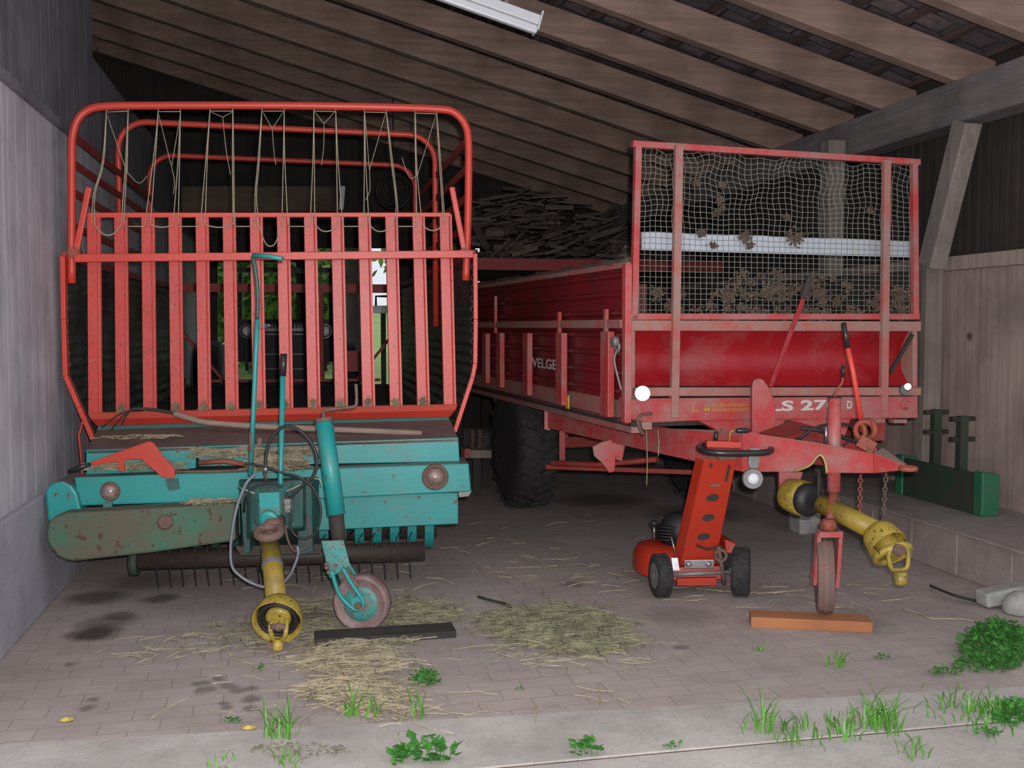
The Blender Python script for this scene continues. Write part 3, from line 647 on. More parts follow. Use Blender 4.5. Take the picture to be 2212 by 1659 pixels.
m_ = MB(); m_.poly([DP(520, 1070, 5.2), DP(538, 1060, 5.2), DP(540, 1190, 5.2), DP(528, 1200, 5.2)], (.01, .12, 0)); m_.build('drawbar_cheek', 'tealdk', lw); m_ = MB(); m_.poly([DP(640, 1050, 5.12), DP(672, 1040, 5.12), DP(676, 1190, 5.12), DP(645, 1200, 5.12)], (.0, .03, 0)); m_.build('drawbar_cheek', 'tealdk', lw)
m_ = MB(); m_.poly([DP(508, 1180, 5.25), DP(700, 1175, 5.25), DP(690, 1196, 5.25), DP(520, 1200, 5.25)], (0, .15, 0)); m_.build('drawbar_plate', 'oilbrown', lw)
m_ = MB(); c = DP(581, 1150, 4.74); m_.ring(c, (0, -.35, 1), .052, .021, 28, 10); m_.lathe(c + V((0, .04, .0)), (0, 1, .3), [(0, .045), (.1, .05)], 16); m_.build('towing_eye', 'rustm', cb)
m_ = MB(); m_.lathe(DP(581, 1122, 4.83), (0, -1, -.2), [(0, .048), (.012, .046), (.018, .03)], 20); m_.build('socket_cap', 'teal', cb)
m_ = MB(); m_.box(DP(622, 1090, 4.95), (.04, .08, .07)); m_.lathe(DP(622, 1095, 4.9), (0, -1, 0), [(0, .018), (.02, .018)], 12); m_.build('valve_block', 'grey', lw, bevel=.006)
# drive shaft
ds = thing('drive_shaft_dummy', 'x', 'x', V((0, 0, 0))); bpy.data.objects.remove(ds)
A0 = DP(582, 1165, 5.02); A1 = DP(597, 1296, 4.70); A2 = DP(598, 1345, 4.585)
m_ = MB(); m_.tube([A0, A1], .048, 20); sh = m_.build('drive_shaft', 'yellowd', lw, label='dirty yellow drive shaft hanging from the drawbar')
m_ = MB(); ax = (A1 - A0).normalized(); m_.lathe(A0 + ax * .17, ax, [(0, .052), (.02, .053), (.03, .049)], 20, cap=False); m_.build('shaft_collar', 'grey', sh)
m_ = MB(); ax2 = V((0, -.80, -.32)).normalized(); c2 = A2
m_.lathe(c2, ax2, [(-.12, .05), (-.105, .075), (-.085, .10), (-.05, .111), (0, .115), (.004, .113), (-.05, .104), (-.08, .09)], 28, cap=False)
cone = m_.build('shaft_shield', 'yellow', sh)
m_ = MB(); m_.ring(c2 - ax2 * .02, ax2, .085, .010, 26, 6); m_.ring(c2 - ax2 * .045, ax2, .08, .018, 26, 6); m_.lathe(c2 - ax2 * .1, ax2, [(0, .09), (.03, .085), (.04, .05)], 22); m_.build('shield_lining', 'black', cone)
m_ = MB(); m_.lathe(c2 - ax2 * .06, ax2, [(0, .055), (.03, .06), (.04, .04)], 20); yk = m_.build('inner_yoke', 'yellow', sh)
yc = DP(601, 1352, 4.52)
m_ = MB()
yb = DP(600, 1394, 4.56)
for sx in (-1, 1):
    m_.tube(cat_rom([yc + V((sx * .033, .03, .02)), yc + V((sx * .036, 0, -.01)), yc + V((sx * .03, 0, -.045)), yb + V((sx * .012, 0, .02))], 4), [.011] * 13, 8)
m_.build('yoke_fork', 'yellow', sh)
m_ = MB(); m_.lathe(yb + V((0, 0, .03)), (0, -.1, -1), [(0, .026), (.045, .026), (.05, .022)], 16); m_.build('yoke_sleeve', 'yellow', sh)
m_ = MB(); m_.lathe(yb + V((-.03, -.01, .005)), (0, -1, 0), [(-.02, .016), (.02, .016)], 12); m_.tube([yc + V((-.035, 0, -.005)), yc + V((.035, 0, -.005))], .014, 10); m_.ball(yc + V((0, 0, -.005)), .02, 6); m_.build('cross_joint', 'rustm', sh)
# --- jack stand with its wheel
j0 = DP(700, 908, 5.05); j1 = DP(727, 1112, 4.98); j2 = DP(731, 1165, 4.97)
m_ = MB(); m_.tube([j0, j1], .044, 20); js = m_.build('jack_tube', 'teal', lw)
ja = (j1 - j0).normalized()
MB().tube([j1 - ja * .02, j2 + ja * .02], .037, 16).build('inner_tube', 'walldark', js)
MB().lathe(j0 - ja * .012, ja, [(0, .046), (.02, .046)], 20).build('tube_cap', 'rustm', js)
MB().tube(cat_rom([j0 - ja * .01, DP(699, 893, 5.05), DP(705, 886, 5.04), DP(735, 882, 5.03), DP(765, 878, 5.02), DP(770, 870, 5.02), DP(770, 850, 5.02), DP(769, 829, 5.02)], 4), .008, 8).build('crank_handle', 'rustm', js)
fk = MB(); fk.hex([DP(693, 1168, 4.93), DP(742, 1166, 4.93), DP(742, 1166, 5.02), DP(693, 1168, 5.02)], [DP(712, 1250, 4.90), DP(757, 1222, 4.90), DP(757, 1222, 5.0), DP(712, 1250, 5.0)]); fkk = fk.build('fork_bracket', 'tealworn', js, bevel=.006)
for (x, y) in ((724, 1222), (706, 1218), (711, 1235), (706, 1225)): MB().lathe(DP(x, y, 4.895), (0, -1, 0), [(0, .011), (.012, .011)], 6, sm=False).build('bolt', 'rustm', fkk)
wc = DP(783, 1311, 4.95); wc.z = .142; wax = V((-.16, -1, .04)).normalized()
for (s_, y_) in ((-.062, 0), (.062, 0)):
    m_ = MB(); p0 = DP(722, 1232, 4.93) - wax * s_ * .7; p1 = wc - wax * s_
    m_.tube(cat_rom([p0 + V((.0, 0, .01)), p0 + (p1 - p0) * .5 + V((-.028, 0, -.028)), p1 + V((-.03, 0, -.015)), p1 + V((0, 0, -.022))], 4), .0105, 8)
    m_.tube(cat_rom([p0 + V((.055, 0, .02)), p0 + (p1 - p0) * .5 + V((.035, 0, .02)), p1 + V((.02, 0, .025)), p1 + V((.022, 0, .0))], 4), .0105, 8)
    m_.poly([p1 + V((-.035, 0, .03)), p1 + V((.0, 0, .045)), p1 + V((.03, 0, -.005)), p1 + V((0, 0, -.028)), p1 + V((-.03, 0, -.015))], wax * .006)
    m_.build('wheel_fork', 'teal', js)
wh = MB(); wh.lathe(wc, wax, [(-.04, .10), (-.045, .128), (-.03, .14), (0, .142), (.03, .14), (.045, .128), (.04, .12), (.032, .10), (.028, .055), (.04, .03), (.045, .0)], 36)
whl = wh.build('jack_wheel', paint('rusty_grey_wheel', (0.24, 0.17, 0.165), dirt=(0.13, 0.06, 0.045), amt=.42, ramt=.66, sc=14, rough=.6), js)
MB().lathe(wc + wax * .030, wax, [(0, .088), (.002, .087), (.004, .060), (.006, .02)], 30).build('wheel_disc', 'tealworn', whl)
MB().lathe(wc + wax * .03, wax, [(0, .02), (.05, .02), (.055, .012)], 6, sm=False).build('axle_nut', 'rustm', whl)
MB().poly([DP(722, 1222, 4.92), DP(742, 1212, 4.92), DP(775, 1262, 4.905), DP(768, 1290, 4.90), DP(752, 1272, 4.905)], (0, .006, 0)).build('fork_web', 'rustm', js)
# --- levers and hoses
m_ = MB(); m_.tube([DP(541, 1028, 5.1), DP(547, 900, 5.1), DP(553, 760, 5.1), DP(556, 690, 5.1)], .0125, 10); r1 = m_.build('crank_rod', 'teal', lw)
MB().tube(cat_rom([DP(556, 690, 5.1), DP(557, 640, 5.1), DP(553, 590, 5.1), DP(547, 556, 5.1)], 4), .010, 8).build('upper_rod', 'tealdk', r1)
MB().tube([DP(547, 552, 5.1), DP(580, 553, 5.06), DP(611, 559, 5.04)], .012, 10).build('rod_handle', 'teal', r1)
MB().tube([DP(542, 975, 5.1), DP(544, 932, 5.1)], .0135, 10).build('rusty_sleeve', 'rustm', r1)
MB().tube(cat_rom([DP(556, 700, 5.09), DP(575, 701, 5.08), DP(584, 703, 5.08), DP(572, 706, 5.08), DP(556, 704, 5.09)], 4), .002, 5).build('wire_loop', 'cable', r1)
m_ = MB(); m_.tube([DP(607, 1130, 5.0), DP(606, 1040, 5.0), DP(611, 805, 5.05)], .0135, 10); r2 = m_.build('hand_lever', 'teal', lw)
MB().tube([DP(611, 812, 5.05), DP(613, 764, 5.05)], .0165, 12).build('lever_grip', 'grip', r2)
def hose(pts, r, mat, Y=4.98, nm='hose'):
    q = [DP(p[0], p[1], p[2] if len(p) > 2 else Y) for p in pts]; return MB().tube(cat_rom(q, 6), r, 8).build(nm, mat, lw)
h1 = hose([(574, 1008), (576, 975), (590, 940), (615, 921), (640, 926), (664, 945), (681, 975), (684, 1005), (676, 1030), (658, 1045), (640, 1062), (620, 1085)], .0085, 'black', 4.95, 'hydraulic_hose')
MB().tube([DP(574, 1004, 4.95), DP(574, 1022, 4.95)], .011, 10).build('hose_ferrule', 'chrome', h1)
MB().tube([DP(574, 1022, 4.95), DP(575, 1042, 4.98)], .007, 8).build('hose_nipple', 'rustm', h1)
hose([(527, 1105, 5.0), (530, 1075), (545, 1055), (570, 1045), (598, 1046), (612, 1058), (622, 1078), (627, 1110), (628, 1140), (640, 1158), (660, 1163), (680, 1153), (690, 1130), (693, 1100), (685, 1070), (668, 1045), (640, 1028), (612, 1022), (580, 1010), (550, 1003), (530, 1001)], .0062, 'black', 4.92, 'hydraulic_hose')
hose([(552, 1024), (535, 1040), (524, 1062), (512, 1095), (503, 1140), (498, 1190), (502, 1225), (520, 1245), (545, 1260), (572, 1268), (600, 1266), (622, 1248), (636, 1222), (644, 1196), (642, 1180)], .0075, 'cable', 4.97, 'cable')
hose([(612, 1095, 5.0), (618, 1150), (630, 1185), (645, 1190), (662, 1178), (668, 1150), (664, 1110)], .006, 'rustm', 5.02, 'cable')
MB().tube([DP(514, 1052, 5.0), DP(556, 1068, 4.93)], .004, 6).build('pull_cord', 'twine', lw)
MB().tube(cat_rom([DP(612, 1064, 4.93), DP(656, 1044, 4.97), DP(668, 1034, 4.98), DP(690, 1036, 4.99), DP(695, 1050, 4.99)], 4), .003, 6).build('pull_cord', 'twine', lw)
# wheels under the body
for sx in (.35, 1.95):
    c = LP(160, 1000) + L.h * sx + AL * 2.9; c.z = .36; m_ = MB(); m_.lathe(c, L.h, [(-.11, .20), (-.12, .30), (-.08, .35), (0, .36), (.08, .35), (.12, .30), (.11, .20)], 28); o = m_.build('wheel', 'tyre', lw)
m_ = MB(); a = LP(160, 1000) + L.h * .25 + AL * 2.9; a.z = .36; m_.bar(a, a + L.h * 1.8, .08, .08); m_.bar(a + L.h * .5 + Z * .04, a + L.h * .5 + Z * .5, .08, .08); m_.bar(a + L.h * 1.3 + Z * .04, a + L.h * 1.3 + Z * .5, .08, .08); m_.build('axle', 'tealdk', lw)
# thin red rod left of the body
m_ = MB(); m_.tube([LP(180, 905, .1), LP(170, 940, .1), LP(176, 1000, .2), LP(178, 1040, .35)], .006); m_.build('brake_rod', 'red', lw)
# hay on the deck
def hay_on(poly_c, ex, ey, n, nm, label, seed, lift=.01, mat='hay', lm=(.04, .16), wd=.0022):
    def fn(R):
        r = math.sqrt(R.random()); t = R.uniform(0, 6.283); return poly_c + ex * r * math.cos(t) + ey * r * math.sin(t)
    m_ = MB(); strands(m_, fn, n, lm[0], lm[1], wd, lift, seed)
    return m_.build(nm, mat, label=label, cat='hay', kind='stuff')
c = LP(560, 994, .50); c.z += .012
hay_on(c, L.h * .38, LN * .04, 420, 'loose_hay', 'hay caught on the ledge behind the drawbar levers', 3, .05)
c = LP(290, 1022, .52); c.z += .012
hay_on(c, L.h * .26, LN * .03, 220, 'loose_hay', 'hay wisps under the orange release lever', 4, .04)
c = LP(290, 950, .30); c.z += .008
hay_on(c, L.h * .22, LN * .10, 60, 'loose_hay', 'few straws scattered on the left of the front deck', 5, .005)
c = LP(600, 1028, .72); c.z += .03
hay_on(c, L.h * .14, LN * .10, 420, 'loose_hay', 'small heap of hay on top of the drawbar', 6, .06)
c = LP(460, 1092, .66); c.z += .008
hay_on(c, L.h * .13, LN * .05, 120, 'loose_hay', 'hay lying on the upper edge of the rusty belt guard', 8, .015)
# pitchfork
pf = thing('pitchfork', 'pitchfork with a pale worn wooden handle lying across the front deck', 'fork', LP(600, 935, .25))
m_ = MB(); m_.tube(cat_rom([LP(912, 936, .34), LP(800, 931, .30), LP(680, 926, .26), (LP(560, 921, .22)), LP(450, 913, .18), LP(405, 902, .15), LP(375, 893, .13)], 4), [.016] + [.0175] * 23 + [.013], 10); m_.build('handle', 'handle', pf)
m_ = MB(); m_.tube(cat_rom([LP(380, 894, .13), LP(340, 886, .12), LP(300, 883, .12), LP(286, 884, .12)], 4), .010, 8)
for e in ((219, 924), (240, 929), (262, 918)): m_.tube(cat_rom([LP(287, 884, .12), LP((287 + e[0]) / 2, (884 + e[1]) / 2 - 6, .11), LP(e[0], e[1], .10)], 4), .005, 6)
m_.build('fork_head', 'walldark', pf)

# ================================================================== MANURE SPREADER (red, right)
RPn = Plane(wp(1366, 705, 5.75), ang(16)); RN = RPn.n
AR = V((-math.sin(math.radians(16.2)), math.cos(math.radians(16.2)), 0))
def RP_(px, py, d=0): return RPn.p(px, py, d)
sp = thing('manure_spreader', 'red manure spreader with a wire mesh guard on the right', 'farm trailer', V((1.5, 6.0, 0)))
def rb(mb, x0, y0, x1, y1, w_, h_, d=0): mb.bar(RP_(x0, y0, d), RP_(x1, y1, d), w_, h_, RN); return mb
m_ = MB(); rb(m_, 1366, 311, 1985, 351, .036, .04); rb(m_, 1361, 684, 1983, 684, .036, .04); rb(m_, 1378, 311, 1369, 690, .036, .04); rb(m_, 1974, 351, 1976, 690, .036, .04)
gf = m_.build('guard_frame', 'spred', sp, bevel=.003)
for (x0, y0, x1) in ((1466, 314, 1456), (1915, 346, 1908)):
    m_ = MB(); rb(m_, x0, y0, x1, 902, .046, .035, .03); m_.build('upright', 'spdirty', sp, bevel=.003)
m_ = MB(); m_.poly([RP_(1387, 501, -.04), RP_(1970, 521, -.04), RP_(1970, 556, -.04), RP_(1387, 540, -.04)], -RN * .02); m_.build('white_board', 'whiteb', gf)
# wire mesh
m_ = MB(); R = random.Random(11)
x0, x1 = 1380, 1976
nx, ny = 49, 30
def warp(px, py):
    k = max(0, (540 - py) / 230)
    return px + k * 5 * math.sin(px * .043 + py * .05) + k * 4 * math.sin(py * .09 + px * .013), py + k * 8 * math.sin(px * .031 + py * .021) + k * 4 * math.sin(px * .11)
for i in range(nx + 1):
    px = x0 + (x1 - x0) * i / nx; yt = 318 + 40 * (px - 1375) / 600; pts = []
    for j in range(25):
        py = yt + (682 - yt) * j / 24; a, b = warp(px, py); b = max(b, yt); pts.append(RP_(a, b, -.008))
    m_.tube(pts, .0018, 4)
for j in range(ny + 1):
    pts = []
    for i in range(40):
        px = x0 + (x1 - x0) * i / 39; yt = 320 + 40 * (px - 1375) / 600; py = yt + (682 - yt) * (j / ny); a, b = warp(px, py); b = max(b, yt - 2); pts.append(RP_(min(max(a, x0), x1), b, -.010))
    m_.tube(pts, .0018, 4)
m_.build('wire_mesh', plain('mesh_wire', (0.26, 0.26, 0.22), .6), gf)
# dried muck caught in the mesh
m_ = MB(); R = random.Random(4)
def clump(px, py, s_, n, d=-.005):
    c = RP_(px, py, d)
    for _ in range(int(n * 1.5)):
        o = RPn.h * R.gauss(0, s_) + Z * R.gauss(0, s_ * .8) + RN * R.gauss(0, .006); q = V((R.gauss(0, 1), R.gauss(0, .5), R.gauss(0, 1))).normalized() * R.uniform(.003, .011)
        m_.bar(c + o - q, c + o + q, R.uniform(.004, .011), R.uniform(.004, .011))
for (x, y, s_, n) in ((1505, 395, .012, 30), (1560, 400, .01, 40), (1556, 430, .012, 40), (1550, 460, .012, 30), (1515, 505, .012, 30), (1610, 512, .02, 60), (1620, 530, .012, 30), (1540, 530, .01, 30), (1720, 515, .03, 60), (1700, 470, .012, 20), (1880, 455, .012, 20), (1560, 450, .008, 20),
                     (1420, 632, .02, 40), (1945, 640, .035, 80), (1675, 590, .015, 40)): clump(x, y, s_, n)
for k in range(90): clump(R.uniform(1440, 1960), 690 - abs(R.gauss(0, 1)) * 38, .016, 14)
for k in range(30): clump(R.uniform(1560, 1800), 640 - abs(R.gauss(0, 1)) * 20, .02, 14)
m_.build('caught_muck', 'muck', gf, kind='stuff')
# body front
m_ = MB(); rb(m_, 1360, 703, 1985, 705, .06, .045, .0); m_.build('top_rail', 'spdirty', sp, bevel=.004)
m_ = MB(); rb(m_, 1366, 846, 1983, 845, .05, .07, .01); m_.build('middle_rail', 'spdirty', sp, bevel=.006)
# concave trough sheet
m_ = MB(); ts = []
for k in range(9):
    t = k / 8; py = 712 + (834 - 712) * t; dd = -.02 - .10 * math.sin(math.pi * t) ** 1; ts.append((py, dd))
front = [RP_(1370, y, d) for y, d in ts]; right = [RP_(1976, y, d) for y, d in ts]
n = len(ts); m_.add(front + right + [p - RN * .004 for p in front] + [p - RN * .004 for p in right], [(i, i + 1, n + i + 1, n + i) for i in range(n - 1)] + [(2 * n + i, 3 * n + i, 3 * n + i + 1, 2 * n + i + 1) for i in range(n - 1)], True)
m_.build('front_trough', 'spclean', sp)
for (x0, x1) in ((1362, 1372), (1972, 1982)):
    m_ = MB(); m_.poly([RP_(x0, 712, .01), RP_(x1, 712, .01), RP_(x1, 860, .01), RP_(x0, 860, .01)], -RN * .12); m_.build('end_plate', 'spdirty', sp, bevel=.003)
m_ = MB(); rb(m_, 1971, 722, 1922, 806, .02, .02, .0); m_.build('corner_stay', 'walldark', sp)
m_ = MB(); m_.poly([RP_(1353, 861, .04), RP_(1983, 856, .04), RP_(1983, 903, .04), RP_(1480, 910, .04), RP_(1400, 914, .04), RP_(1356, 905, .04)], -RN * .12); fbm = m_.build('front_beam', 'spred', sp, bevel=.006)
m_ = MB(); m_.poly([RP_(1500, 905, .03), RP_(1840, 900, .03), RP_(1825, 945, .03), RP_(1600, 950, .03), RP_(1560, 935, .03)], -RN * .08); m_.build('hitch_plate', 'spred', sp, bevel=.004)
MB().lathe(RP_(1704, 920, .042), RN, [(-.04, .034), (.0, .034)], 24).build('plate_hole', 'walldark', sp)
m_ = MB(); m_.poly([RP_(1882, 903, .02), RP_(1912, 903, .02), RP_(1912, 913, .02), RP_(1882, 914, .02)], -RN * .05); m_.build('mounting_lug', 'spdirty', sp); m_ = MB(); m_.poly([RP_(1931, 906, .02), RP_(1959, 906, .02), RP_(1959, 914, .02), RP_(1931, 914, .02)], -RN * .05)
m_.build('mounting_lug', 'spdirty', sp); m_ = MB(); m_.poly([RP_(1385, 912, .05), RP_(1408, 912, .05), RP_(1408, 928, .05), RP_(1390, 928, .05)], -RN * .05); m_.build('mounting_lug', 'spdirty', sp)
MB().lathe(RP_(1954, 874, .04), RN, [(0, .034), (.01, .034), (.03, .02), (.035, .018)], 6, sm=False).build('bolt_head', 'spred', sp)
# lettering
a = RP_(1669, 889, .0405); b = RP_(1810, 889, .0405); hgt = (RP_(1680, 866, .04) - RP_(1680, 889, .04)).z
lettering('model_lettering', 'LS 270', RP_(1662, 889, .0405), RPn.h, (RP_(1812, 889, .04) - RP_(1662, 889, .04)).length, hgt, RN, fbm, 'letter', .035)
lettering('model_lettering', 'D', RP_(1829, 883, .0405), RPn.h, .035, hgt * .75, RN, fbm, 'letter', .03)
lettering('warning_lettering', 'Beim Ein- und Auskuppeln\nGefahr durch Gelenkwelle', RP_(1538, 889, .0405), RPn.h, (RP_(1617, 885, .04) - RP_(1538, 885, .04)).length, hgt * .78, RN, fbm, 'lettery', .0)
m_ = MB(); ta, tb, tc_ = RP_(1521, 887, .042), RP_(1534, 887, .042), RP_(1527.5, 874, .042); m_.poly([ta, tb, tc_], -RN * .002); wt = m_.build('warning_triangle', 'lettery', fbm)
lettering('warning_mark', '!', RP_(1526.5, 885, .044), RPn.h, .006, .020, RN, wt, 'walldark', .01)
m_ = MB(); m_.bar(RP_(1497, 876, .042), RP_(1497, 888, .042), .004, .003, RN); m_.bar(RP_(1491, 888, .042), RP_(1510, 888, .042), .004, .003, RN); m_.build('warning_mark', 'lettery', fbm)
# reflectors
def reflector(px, py, r, d):
    c = RP_(px, py, d); n_ = (CAM + V((.02, 0, .03)) - c).normalized(); m_ = MB(); m_.lathe(c - n_ * .012, n_, [(0, r * 1.08), (.012, r * 1.08), (.016, r * 1.0)], 24); o = m_.build('reflector', 'lampw', sp, label='round white front reflector')
    MB().lathe(c + n_ * .0042, n_, [(0, r), (.002, r * .98)], 24).build('reflector_glass', 'reflector', o)
reflector(1388, 850, .041, .09)
c = RP_(1958, 842, .07); m_ = MB(); m_.lathe(c - RN * .02, RN, [(0, .036), (.02, .034)], 20); o = m_.build('reflector', 'grey', sp, label='muddy front reflector at the right corner')
MB().lathe(RP_(1961, 835, .085), (CAM - c), [(0, .02), (.002, .019)], 16).build('reflector_glass', 'reflector', o)
# side wall, seen from the left
C0 = RP_(1364, 705, 0); SPn = Plane(C0, (AR.x, AR.y)); SN = SPn.n
def SS(s, z, off): 
    q = V((C0.x, C0.y, 0)) + AR * s + SN * off; q.z = z; return q
def SP_(px, py, d=0): return SPn.p(px, py, d)
zt = SP_(1358, 572).z; zm = SP_(1358, 696).z; zb = SP_(1358, 868).z; zc = SP_(1358, 914).z
LEN = 4.1
def rib_profile(z0, z1, k, amp=.025):
    pr = []
    for i in range(k):
        h0 = z0 + (z1 - z0) * i / k; hh = (z1 - z0) / k
        pr += [(h0, 0), (h0 + hh * .32, 0), (h0 + hh * .42, amp), (h0 + hh * .58, amp), (h0 + hh * .68, 0)]
    return pr + [(z1, 0)]
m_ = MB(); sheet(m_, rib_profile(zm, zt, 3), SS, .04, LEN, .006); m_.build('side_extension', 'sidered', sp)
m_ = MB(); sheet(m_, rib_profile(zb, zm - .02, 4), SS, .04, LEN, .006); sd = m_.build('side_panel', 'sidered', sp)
m_ = MB(); m_.poly([SS(.02, zc, .0), SS(.02, zb, .0), SS(LEN, zb, .0), SS(LEN, zc, .0)], -SN * .03); m_.build('side_sill', 'spdirty', sp)
m_ = MB(); R = random.Random(9)
m_.bar(SS(.03, zt, .0), SS(LEN, zt, .0), .04, .03); m_.build('side_top_rail', 'spdirty', sp)
m_ = MB(); m_.tube([SS(.04 + k * .12, zt + .02 + R.uniform(-.006, .012), 0) for k in range(33)], [R.uniform(.012, .026) for _ in range(33)], 7); m_.build('muck_crust', 'muck', sp)
m_ = MB(); m_.bar(SS(.03, zm - .01, .03), SS(LEN, zm - .01, .03), .05, .05); m_.build('side_middle_rail', 'spdirty', sp, bevel=.004)
posts = [(1350, 1358, 572, 914), (1301, 1322, 716, 902), (1203, 1222, 719, 877), (1131, 1148, 719, 855), (1074, 1087, 719, 838), (1045, 1055, 720, 828)]
for (xa, xb, ya, yb_) in posts:
    m_ = MB(); pa, pb = SP_(xa, ya, .05), SP_(xb, yb_, .05); za, zb_ = SP_(xa, ya, .05).z, SP_(xb, yb_, .05).z
    mid = (pa + pb) / 2; m_.bar(V((mid.x, mid.y, za)), V((mid.x, mid.y, zb_)), .13 if xa < 1340 else .05, .04, SN)
    m_.build('side_stake', 'spred', sp, bevel=.004)
for (x, ya) in ((1309, 668), (1208, 674), (1070, 640)):
    a, b = SP_(x, ya, .05), SP_(x, 720, .05); b.x, b.y = a.x, a.y; m_ = MB(); m_.bar(a, b, .035, .02, SN); m_.build('extension_stake', 'spred', sp)
m_ = MB(); rb(m_, 1352, 575, 1352, 914, .03, .05, -.02); m_.build('corner_post', 'spred', sp, bevel=.003)
for yy in (676, 689, 702, 714): MB().lathe(RP_(1350, yy, .006), RN, [(0, .006), (.002, .006)], 8).build('bolt_hole', 'walldark', sp)
# name on the side
a = SP_(1142, 792, .03); b = SP_(1216, 792, .03)
lettering('side_lettering', 'WELGER', a, (b - a), (b - a).length, (SP_(1180, 768, .03) - SP_(1180, 790, .03)).z, SN, sd, 'letter', .03)
m_ = MB(); p = SP_(1226, 868, .03); m_.box(p, (.05, .01, .09), (AR.x, AR.y)); m_.build('side_marker', 'lettery', sp)
# other side wall (inside face seen through the mesh)
CR = RP_(1980, 705, -.02)
m_ = MB(); q0 = V((CR.x, CR.y, zc)); m_.poly([q0, q0 + AR * LEN, q0 + AR * LEN + Z * (zt - zc), q0 + Z * (zt - zc)], RPn.h * .03); m_.build('far_side_panel', 'walldark', sp)
a = V((C0.x, C0.y, zc + .02)); b = V((CR.x, CR.y, zc + .02)); m_ = MB(); m_.poly([a, b, b + AR * LEN, a + AR * LEN], (0, 0, -.04)); m_.build('load_floor', 'walldark', sp)
m_ = MB(); m_.poly([a + AR * LEN, b + AR * LEN, b + AR * LEN + Z * .95, a + AR * LEN + Z * .95], AR * .05); m_.build('rear_unit', 'spdirty', sp)
# under rail and chassis
m_ = MB(); m_.bar(SS(-.02, zc - .035, -.02), SS(LEN, zc - .035, -.02), .05, .035); m_.build('under_rail', 'spdirty', sp)
m_ = MB(); rr = [SP_(1180, 872, -.1), SP_(1180, 927, -.1)]
m_.hex([wp(1180, 880, 7.3), wp(1186, 880, 7.36), wp(1186, 924, 7.36), wp(1180, 924, 7.3)], [wp(1440, 925, 5.95), wp(1450, 925, 6.02), wp(1450, 983, 6.02), wp(1440, 983, 5.95)])
m_.hex([wp(1440, 925, 5.95), wp(1450, 925, 6.02), wp(1450, 983, 6.02), wp(1440, 983, 5.95)], [wp(1604, 940, 5.38), wp(1612, 932, 5.42), wp(1612, 1019, 5.42), wp(1604, 1019, 5.38)])
m_.build('chassis_beam', 'spred', sp)
m_ = MB(); m_.poly([wp(1176, 868, 7.28), wp(1188, 870, 7.28), wp(1188, 930, 7.28), wp(1176, 928, 7.28)], (0, .12, 0)); m_.build('chassis_bracket', 'spred', sp)
m_ = MB(); a, b = V((CR.x, CR.y, zc - .08)), None; a = a - RPn.h * .25; m_.bar(a, a + AR * 3.6, .08, .14); m_.build('far_chassis_beam', 'reddk', sp)
m_ = MB(); a = SP_(1210, 980, -.3); m_.tube([wp(1190, 1000, 7.0), wp(1290, 1004, 6.9), wp(1420, 992, 6.6)], .02, 8); m_.bar(wp(1214, 930, 7.1), wp(1214, 1010, 7.1), .05, .04); m_.bar(wp(1180, 1008, 7.1), wp(1560, 1022, 6.6), .03, .03); m_.build('brake_linkage', 'reddk', sp)
m_ = MB(); m_.poly([wp(x, y, 6.5) for x, y in [(1318, 950), (1348, 957), (1345, 990), (1330, 985), (1328, 1018), (1316, 1022), (1300, 1000), (1283, 985), (1280, 965), (1300, 955)]], (0, .05, 0)); m_.poly([wp(x, y, 6.55) for x, y in [(1325, 955), (1351, 962), (1344, 997), (1322, 990)]], (0, .04, 0)); m_.build('hinge_bracket', 'spred', sp, bevel=.004)
# ratchet with its strap at the corner
m_ = MB(); c = SP_(1334, 738, .09); m_.lathe(c, SN, [(0, .03), (.03, .03), (.035, .02)], 16); m_.ring(c + Z * -.03, SN, .026, .008); o = m_.build('ratchet', 'grey', sp)
MB().tube(cat_rom([c + Z * -.04, c + V((-.02, -.02, -.1)), c + V((.0, -.03, -.2)), c + V((.02, -.03, -.27))], 5), .007, 6).build('ratchet_strap', 'grey', o)
m_ = MB(); m_.tube(cat_rom([RP_(1408, 893, .06), RP_(1385, 897, .08), RP_(1378, 915, .09), RP_(1390, 940, .08)], 5), .009, 6); m_.build('hook', 'rustm', sp)
m_ = MB()
for (x, y0, y1) in ((1396, 925, 1048), (1421, 930, 985)): m_.tube(cat_rom([RP_(x, y0, .03), RP_(x + 2, (y0 + y1) / 2, .035), RP_(x + 1, y1, .03)], 4), .003, 5)
m_.build('hanging_straw', 'hay', sp)
# wheels
def bigwheel(c, ax, R_, w_, nm):
    m_ = MB(); ax = V(ax).normalized(); m_.lathe(c, ax, [(-w_ * .5, R_ * .55), (-w_ * .55, R_ * .8), (-w_ * .45, R_ * .93), (-w_ * .2, R_ * .96), (w_ * .2, R_ * .96), (w_ * .45, R_ * .93), (w_ * .55, R_ * .8), (w_ * .5, R_ * .55)], 40)
    x = ax.orthogonal().normalized(); y = ax.cross(x); NL = 22
    for k in range(NL):
        for s_ in (-1, 1):
            t = 2 * math.pi * (k + (.25 if s_ > 0 else -.25)) / NL; t2 = t + .14
            r0 = (x * math.cos(t) + y * math.sin(t)); r1 = (x * math.cos(t2) + y * math.sin(t2))
            m_.bar(c + ax * s_ * w_ * .02 + r1 * R_ * .965, c + ax * s_ * w_ * .5 + r0 * R_ * .94, .045, .05, r0)
    o = m_.build(nm, 'tyre', sp); MB().lathe(c, ax, [(-w_ * .3, R_ * .55), (-w_ * .1, R_ * .5), (w_ * .1, R_ * .5), (w_ * .3, R_ * .55)], 28).build('wheel_rim', 'reddk', o)
wl = fz(1138, 1098); wcx = wl + AR * .1; wcx.z = .53
bigwheel(wcx, RPn.h, .53, .30, 'wheel')
wr = wcx + RPn.h * 1.6; bigwheel(wr, RPn.h, .53, .30, 'wheel')
